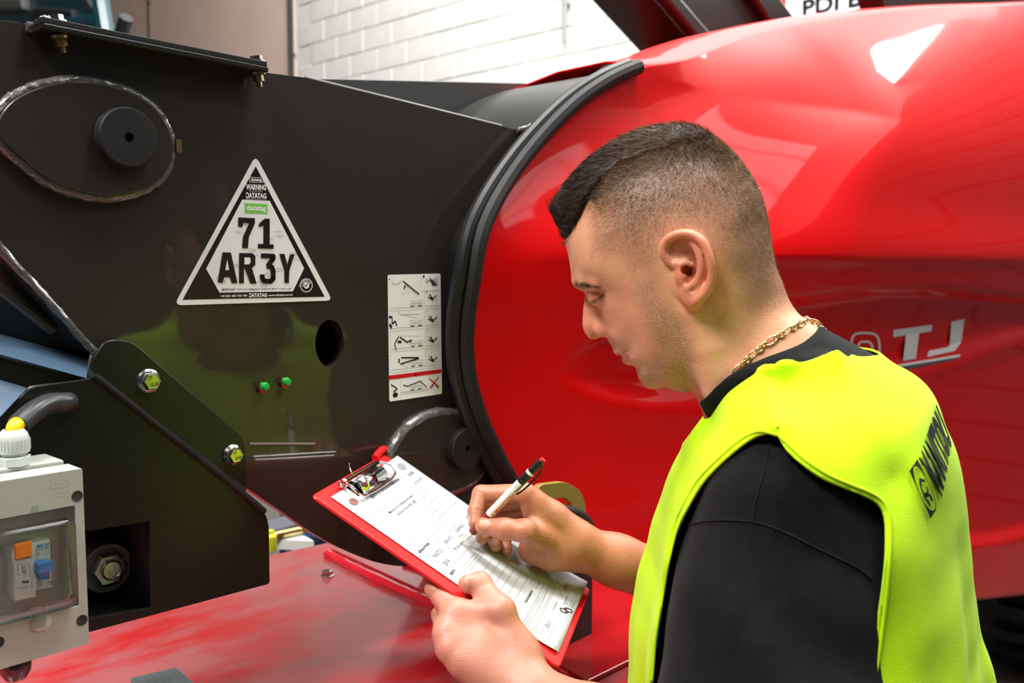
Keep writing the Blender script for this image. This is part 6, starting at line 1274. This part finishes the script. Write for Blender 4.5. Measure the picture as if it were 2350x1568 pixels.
# trousers and boots down to the floor
def trouser_f(p):
    f = ell(p, BS.w(0, 0, -.66), (.17, .20, .13), np.column_stack([BS.f, BS.l, [0, 0, 1]]))
    for L_ in LEG: f = smin(f, chain(p, L_, (.095, .072, .062), .03), .04)
    return np.maximum(f, (BS.w(0, 0, 0)[2] - 1.42) - p[:, 2])
PLO = np.array([BS.w(a, l, b) for a in (-.22, .22) for l in (-.27, .27) for b in (-1.45, -.5)])
PV, PQ = mesh_sdf(trouser_f, PLO.min(0), PLO.max(0), .012); put('trousers', np_mesh(PV, PQ, 'trousers'), mat('dark_work_trousers', (.02, .022, .03), .8))
for L_ in LEG:
    ft = L_[2]; fz = lambda p, ft=ft: np.maximum(smin(smin(ell(p, np.array([ft[0], ft[1], .055]) + BS.f * .07, (.15, .048, .052), np.column_stack([BS.f, BS.l, [0, 0, 1]])), cap_(p, [ft[0], ft[1], .05], [ft[0], ft[1], .18], .05, .056), .03), 9, .01), .002 - p[:, 2])
    c_ = np.array([ft[0], ft[1], 0]); bv, bq = mesh_sdf(fz, c_ - [.26, .26, .01], c_ + [.26, .26, .26], .008); bv[:, 2] = np.maximum(bv[:, 2], 0.0); put('boot', np_mesh(bv, bq, 'boot'), mat('black_boot_leather', (.015, .014, .013), .4) if 'black_boot_leather' not in bpy.data.materials else bpy.data.materials['black_boot_leather'])

# ------------------------------------------------------------------ necklace
GOLD = mat('pale_gold', (.88, .66, .34), .22, 1.0)
nk_ = empty('necklace', 'pale gold figaro link chain around the neck', 'necklace', Matrix.Translation(Vector(hp(1770, 785, .05))))
cp = [(1684, 860), (1704, 838), (1722, 819), (1742, 802), (1764, 785), (1788, 771), (1812, 757), (1834, 745), (1856, 735)]
cpts = []
SB2 = SBALL
for x, y in catmull([np.array(p, float) for p in cp], 24):
    q = ray_s(SB2, x, y, .0022)
    if q is not None: cpts.append(q)
cpts = np.array(cpts); mc_ = cpts - 2 * ((cpts - HS.o) @ HS.l)[:, None] * HS.l; e0_, e1_ = cpts[-1], mc_[-1]
arc_ = np.array([e0_ + (e1_ - e0_) * t - HS.f * .035 * sin(pi * t) + np.array([0, 0, .004]) * sin(pi * t) for t in np.linspace(0, 1, 26)[1:-1]])
for _ in range(6): arc_ = arc_ - grad(skin_f, arc_, 1e-3) * (skin_f(arc_.astype(np.float32)) - .0024)[:, None]
cpts = np.concatenate([cpts, arc_, mc_[::-1]]); dd = np.r_[0, np.cumsum(np.linalg.norm(np.diff(cpts, axis=0), axis=1))]; s = 0.0; k = 0
while s < dd[-1] - .008:
    Lk = .0120 if k % 3 == 0 else .0062; at_ = lambda u: np.array([np.interp(u, dd, cpts[:, i]) for i in range(3)])
    p0, p1 = at_(s), at_(s + Lk); c = (p0 + p1) / 2; t = (p1 - p0) / (np.linalg.norm(p1 - p0) + 1e-9); n = camv(c); n = n - t * np.dot(n, t); n /= np.linalg.norm(n); w_ = np.cross(n, t)
    if k % 2: w_ = w_ * .75 + n * .66
    hw = .0031 if k % 3 == 0 else .0024
    bm = bmesh.new(); tube(bm, [c + t * cos(a) * Lk * .56 + w_ * sin(a) * hw for a in np.linspace(0, 2 * pi, 19)[:-1]], 0.00085, 8, closed=True); bmesh.ops.recalc_face_normals(bm, faces=bm.faces[:]); me = bpy.data.meshes.new('link'); bm.to_mesh(me); bm.free(); put('link', me, GOLD, nk_); s += Lk * .82; k += 1

# ------------------------------------------------------------------ clipboard, form and pen
BM_ = Matrix(((BX[0], BY[0], BN[0], BO[0]), (BX[1], BY[1], BN[1], BO[1]), (BX[2], BY[2], BN[2], BO[2]), (0, 0, 0, 1)))
cl = empty('clipboard', 'red plastic clipboard with a chrome clip held in the left hand', 'clipboard', BM_)
REDP = mat('red_clipboard_pvc', (.78, .012, .012), .38, bscale=400, bdist=.0001)
def rr(x0, x1, y0, y1, r): return round_poly([(x0, y0), (x1, y0), (x1, y1), (x0, y1)], r, 4)
def slab_xy(name, pts, z0, z1, m_, parent, bev=0):
    bm = bmesh.new(); hexa(bm, [(p[0], p[1], z0) for p in pts], [(p[0], p[1], z1) for p in pts]); o = obj(name, bm, m_, parent, 30)
    if bev: bevelmod(o, bev)
    return o
slab_xy('board', rr(-.0215, .2145, -.0145, .3050, .008), -.0042, -.0008, REDP, cl, .0012)
bm = bmesh.new(); tube(bm, [(-.0205, -.008, -.001), (-.0205, .300, -.001)], .0012, 8); tube(bm, [(-.016, .3042, -.001), (.209, .3042, -.001)], .0010, 8); obj('welded_edge', bm, REDP, cl)
bm = bmesh.new(); tube(bm, catmull([(.165, -.014, .001), (.180, -.017, .004), (.200, -.018, .004), (.212, -.014, .0)], 5), .005, 10); obj('hanging_tab', bm, REDP, cl)
CHR = mat('chrome', (.80, .79, .77), .10, 1.0)
slab_xy('clip_base', rr(.040, .140, -.010, .018, .003), -.0008, .0012, CHR, cl, .0003)
bm = bmesh.new(); tube(bm, [(.038, -.004, .006), (.142, -.004, .006)], .0042, 16)
for i in range(7): tube(bm, [(.036 - .0007 * i, -.004 + .005 * cos(a), .006 + .005 * sin(a)) for a in np.linspace(0, 2 * pi, 13)[:-1]], .0006, 6, closed=True)
obj('clip_spring', bm, CHR, cl)
bm = bmesh.new(); tube(bm, catmull([(.036, -.003, .008), (.030, .010, .011), (.036, .022, .007), (.070, .0245, .0035), (.110, .0245, .0035), (.144, .022, .007), (.150, .010, .011), (.144, -.003, .008)], 6), .0016, 10); obj('clip_wire', bm, CHR, cl)
slab_xy('clip_jaw', rr(.046, .134, .0195, .0255, .002), .0008, .0042, CHR, cl, .0008)
bm = bmesh.new(); n_ = 10
vv_ = [[bm.verts.new((x, -.002 + .022 * t, .007 + .006 * sin(pi * t) - .003 * t)) for t in np.linspace(0, 1, n_)] for x in (.050, .130)]
for i in range(n_ - 1): bm.faces.new([vv_[0][i], vv_[1][i], vv_[1][i + 1], vv_[0][i + 1]])
o = obj('clip_lever', bm, CHR, cl, True); s_o = o.modifiers.new('s', 'SOLIDIFY'); s_o.thickness = .0008
bm = bmesh.new(); tube(bm, [(.060, -.004, .010), (.054, -.012, .019), (.058, -.015, .021)], .0010, 8); obj('spring_tail', bm, CHR, cl)
PAPER = mat('white_paper', (.52, .54, .57), .65, spec=.3)
pp = empty('form_sheet', 'printed inspection form with handwriting, clipped on the red clipboard', 'paper', BM_)
def curl(x, y):                               # the sheet lifts a little at its right edge and lower corners
    return .0006 + .010 * max(0, (x - .10) / .11) ** 2 * max(0, min(1, (y - .0) / .3)) * .35 + .006 * max(0, (x - .15) / .06) ** 2 * (1 - min(1, y / .12)) * .6 + .003 * max(0, (y - .25) / .047) ** 2
gx = np.linspace(0, .21, 22); gy = np.linspace(0, .297, 31); V = [(x, y, curl(x, y)) for y in gy for x in gx]; Fq = [(j * 22 + i, j * 22 + i + 1, (j + 1) * 22 + i + 1, (j + 1) * 22 + i) for j in range(30) for i in range(21)]
o = link('sheet', mesh_from(V, Fq, 'sheet'), PAPER, pp, True); s_o = o.modifiers.new('s', 'SOLIDIFY'); s_o.thickness = .0003; s_o.offset = -1
PRN = mat('grey_form_print', (.30, .31, .33), .6); INKM = mat('black_ink', (.03, .03, .04), .5)
LFT = .0005
kg = Ink(lambda x, y: (x, y, curl(min(max(x, 0), .21), min(max(y, 0), .297)) + LFT)); kb = Ink(lambda x, y: (x, y, curl(min(max(x, 0), .21), min(max(y, 0), .297)) + LFT + .0001))
def tx(k, t, x, y, w, h, bold=.0): 
    n = max(1, int(len(t) / 14)); k.text(t, (x, y), (x + w, y), (x + w, y - h), (x, y - h), bold)
def hl(y, x0=.008, x1=.202, w=.00035):
    for i in range(8): kg.line((x0 + (x1 - x0) * i / 8, y), (x0 + (x1 - x0) * (i + 1) / 8, y), w)
kb2 = Ink(lambda x, y: (x, y, curl(x, y) + LFT)); kb2.ring((.022, .020), .0, .0085, 32, .62); kb2.make('round_stamp', mat('brown_stamp', (.22, .10, .07), .6), pp)
kg.ring((.190, .016), .0, .008, 32, .75)
tx(kb, 'REPORT OF THOROUGH EXAMINATION', .058, .030, .094, .004, .03); tx(kg, 'Of Lifting Equipment Regulations', .072, .036, .066, .0028); tx(kg, 'Health and Safety at Work', .078, .041, .055, .0026); tx(kg, 'Name and address of employer for whom the examination was made', .012, .048, .10, .0026)
tx(kb, 'Manitou UK Ltd Ebblake Ind Estate', .052, .058, .082, .0036, .005); tx(kb, 'Verwood Dorset BH31 6BB', .060, .066, .064, .0036, .005)
tx(kg, 'Report No', .156, .030, .02, .0026); tx(kb, 'LOLER', .178, .034, .018, .0045); tx(kb, '05 July 2016', .170, .048, .026, .004)
for i in range(6): tx(kg, ('Date of last thorough examination', 'Within 6 months of the last examination', 'Within 12 months of the last', 'In accordance with the scheme', 'After the occurrence of an event', 'Or installation')[i], .105, .062 + i * .006, .07 - (i % 3) * .012, .0026)
tx(kg, 'Address of premises at which the examination was made', .012, .088, .085, .0026); hl(.049); hl(.100, .10, .2)
tx(kb, 'DETAILS OF TRUCK', .010, .116, .036, .0033, .04)
for x, y, t, w_ in ((.012, .124, 'Make', .008), (.060, .122, 'Model', .009), (.105, .122, 'Date of manufacture', .03), (.012, .138, 'Type', .008), (.060, .136, 'Serial No', .013), (.110, .136, 'Plant No', .014), (.012, .150, 'Date certificate issued', .036), (.155, .122, 'Capacity', .014), (.150, .134, 'Safe working load', .026)): tx(kg, t, x, y, w_, .0026)
for x, y, t, w_ in ((.022, .130, 'MANITOU', .028), (.070, .128, '200 ATJ', .026), (.118, .128, 'GJK4G6J2', .030), (.022, .144, '2014', .016), (.070, .142, 'MJ Access', .030), (.118, .142, 'NEW', .018), (.170, .126, '200', .014), (.172, .138, '230', .010)): tx(kb, t, x, y + .003, w_, .006, -.008)
tx(kb, 'DEFECTS', .010, .158, .016, .0032, .04); tx(kg, 'Identification of any part found to have a defect which is or could become a danger to persons', .010, .163, .150, .0024); tx(kg, 'Please state whether repairs, renewals or alterations are required to remedy the defect', .010, .167, .135, .0024)
for y in (.101, .110, .152, .170, .2505, .262): hl(y)
tx(kb, 'Description of Defect', .010, .176, .034, .003, .02)
for i in range(6): hl(.182 + i * .0095)
tx(kb, 'THOROUGH EXAMINATION', .060, .243, .040, .003, .03)
for i in range(3):
    for j in range(3): tx(kg, ('Is this the first examination', 'Was it satisfactory', 'Yes   No')[j], .112 + i * .030, .236 + j * .0045, .022, .0024); kb.line((.125 + i * .03, .243), (.128 + i * .03, .246), .0006)
tx(kg, 'Particulars of any tests carried out as part of the examination', .010, .254, .085, .0026); tx(kg, 'THIS IS TO CERTIFY THAT THIS EXAMINATION HAS BEEN MADE AND THE INFORMATION IS CORRECT', .012, .2585, .150, .0024)
tx(kg, 'I hereby declare that the equipment described was thoroughly examined and is safe to operate subject to the remedy of defects', .012, .2655, .165, .0024)
for i in range(2): hl(.250 + i * .004)
for x, t in ((.030, 'J Bacul'), (.150, 'J Bacul')):
    kb.text(t, (x, .2795), (x + .026, .2790), (x + .028, .2715), (x + .002, .272), -.012, .4)
tx(kg, 'Signed', .012, .2745, .012, .0026); tx(kb, 'Authorised Signatory', .085, .2745, .028, .0026); tx(kg, 'Date', .135, .2745, .008, .0026)
for i in range(5): tx(kb, ('Manitou UK Ltd', 'Ebblake Ind Estate', 'Verwood', 'Dorset BH31 6BB', 'Tel 825331')[i], .118, .2825 - i * .0 + i * .0028, .022 - (i % 2) * .004, .0019)
for c in ((.100, .284), (.108, .290)):
    kb.ring(c, .0032, .0048, 18)
    for i in range(9): a = i * .45 + (0 if c[0] < .104 else pi); kb.line((c[0] + .0046 * cos(a), c[1] + .0046 * sin(a)), (c[0] + .0062 * cos(a), c[1] + .0062 * sin(a)), .0014)
hl(.2815); hl(.2950); kg.line((.008, .2815), (.008, .2950), .0004); kg.line((.202, .2815), (.202, .2950), .0004); kg.line((.008, .170), (.008, .2505), .0004)
for i in range(2): tx(kg, 'Copyright reserved. Issued in accordance with the current regulations for lifting equipment', .070, .2895 + i * .0028, .125, .0018)
kg.make('form_print', PRN, pp); kb.make('handwriting', INKM, pp)
# pen
ax_ = (penE - penT); pl = np.linalg.norm(ax_); pn = empty('pen', 'white and black push pen with a dark red grip held in the right hand', 'pen', Matrix.Translation(Vector(penT)))
def pbm(f): bm = bmesh.new(); f(bm); return bm
WPL = mat('white_pen_plastic', (.80, .84, .74), .2, coat=.5); BPL = mat('black_pen_plastic', (.010, .016, .012), .15, coat=.6)
def pen_part(name, prof, m_, par=pn, seg=24):
    bm = bmesh.new(); a3 = ax_ / pl; lathe(bm, (0, 0, 0), a3, prof, seg); o = obj(name, bm, m_, par, 40); return o
pen_part('tip', [(0, 0), (.0006, .001), (.0010, .004), (.0010, .006)], BRASSY)
pen_part('nose_cone', [(.0012, .005), (.0022, .010), (.0042, .024), (.0044, .030)], WPL)
pen_part('grip', [(.0045, .020), (.0050, .022), (.0050, .050), (.0046, .052)], mat('dark_red_rubber', (.20, .008, .012), .5))
br_ = pen_part('barrel', [(.0046, .050), (.0052, .054), (.0054, .090), (.0052, .104), (.0048, .108)], WPL)
pen_part('upper_barrel', [(.0046, .104), (.0050, .108), (.0050, .122), (.0044, .124), (.0044, .143), (.0040, .144)], BPL)
pen_part('white_band', [(.0047, .1215), (.0053, .122), (.0053, .1245), (.0047, .125)], WPL)
pen_part('button', [(.0036, .143), (.0034, pl), (0, pl)], REDP)
a3 = ax_ / pl; sd_ = np.cross(a3, camv(penT)); sd_ /= np.linalg.norm(sd_); sd_ = sd_ if sd_[0] > 0 else -sd_; up_ = np.cross(sd_, a3); up_ = up_ if np.dot(up_, camv(penT)) > 0 else -up_
for k_ in (-1, 1):
    bm = bmesh.new(); tube(bm, [a3 * .093 + up_ * .0046 + sd_ * .001 * k_, a3 * .106 + up_ * .0048 + sd_ * (.0010 * k_)], .0007, 6); 
bm = bmesh.new(); pts = catmull([a3 * .140 + sd_ * .004, a3 * .132 + sd_ * .0085, a3 * .115 + sd_ * .0090, a3 * .100 + sd_ * .0080, a3 * .093 + sd_ * .0060], 5); tube(bm, pts, .0012, 8); obj('pocket_clip', bm, BPL, pn)
bm = bmesh.new(); q0 = [a3 * (.100 + .010 * t) + (up_ * cos(s_) + sd_ * sin(s_)) * .00555 for t, s_ in ((0, -.1), (.9, -.7), (1.2, .0), (.9, .9), (0, .9), (-.6, .5))]; bm.faces.new([bm.verts.new(p) for p in q0]); obj('black_swoosh', bm, BPL, br_, None)
k = Ink(lambda x, y: tuple(a3 * x + (up_ * cos(y) + sd_ * sin(y)) * (.00575))); k.text('MANITOU', (.060, 1.05), (.092, 1.05), (.092, .25), (.060, .25), .03); k.ring((.0565, .65), .0012, .0018, 20, 220); k.make('red_lettering', mat('orange_red_print', (.75, .06, .01), .4), br_)

# fine hair on the forearms and the back of the left hand
for nm_h, c0, c1, n_, Lh, ra in (('forearm_hair', WR + (ER - WR) * .12, WR + (ER - WR) * .75, 1500, .007, .045), ('wrist_hair', WL + (L_MC[1] - WL) * .35, WL + (EL - WL) * .3, 900, .006, .045)):
    axd = (c1 - c0) / np.linalg.norm(c1 - c0); q_ = SV[SQ].mean(1); t_ = (q_ - c0) @ axd; dist_ = np.linalg.norm(q_ - c0 - t_[:, None] * axd, axis=1); ok_ = np.nonzero((t_ > 0) & (t_ < np.linalg.norm(c1 - c0)) & (dist_ < ra))[0]
    ix = RNG.choice(ok_, n_); E1 = SV[SQ[ix, 1]] - SV[SQ[ix, 0]]; E2 = SV[SQ[ix, 3]] - SV[SQ[ix, 0]]; nn_ = np.cross(E1, E2); nn_ /= np.linalg.norm(nn_, axis=1, keepdims=True) + 1e-12
    cc_ = q_[ix] - c0 - t_[ix][:, None] * axd; nn_[(nn_ * cc_).sum(1) < 0] *= -1; strands(nm_h, q_[ix], nn_, np.tile(-axd + AXU * .3, (n_, 1)), RNG.uniform(.5, 1.2, n_) * Lh, np.full(n_, .00009), np.full(n_, .75), MHAIR, man, .25)
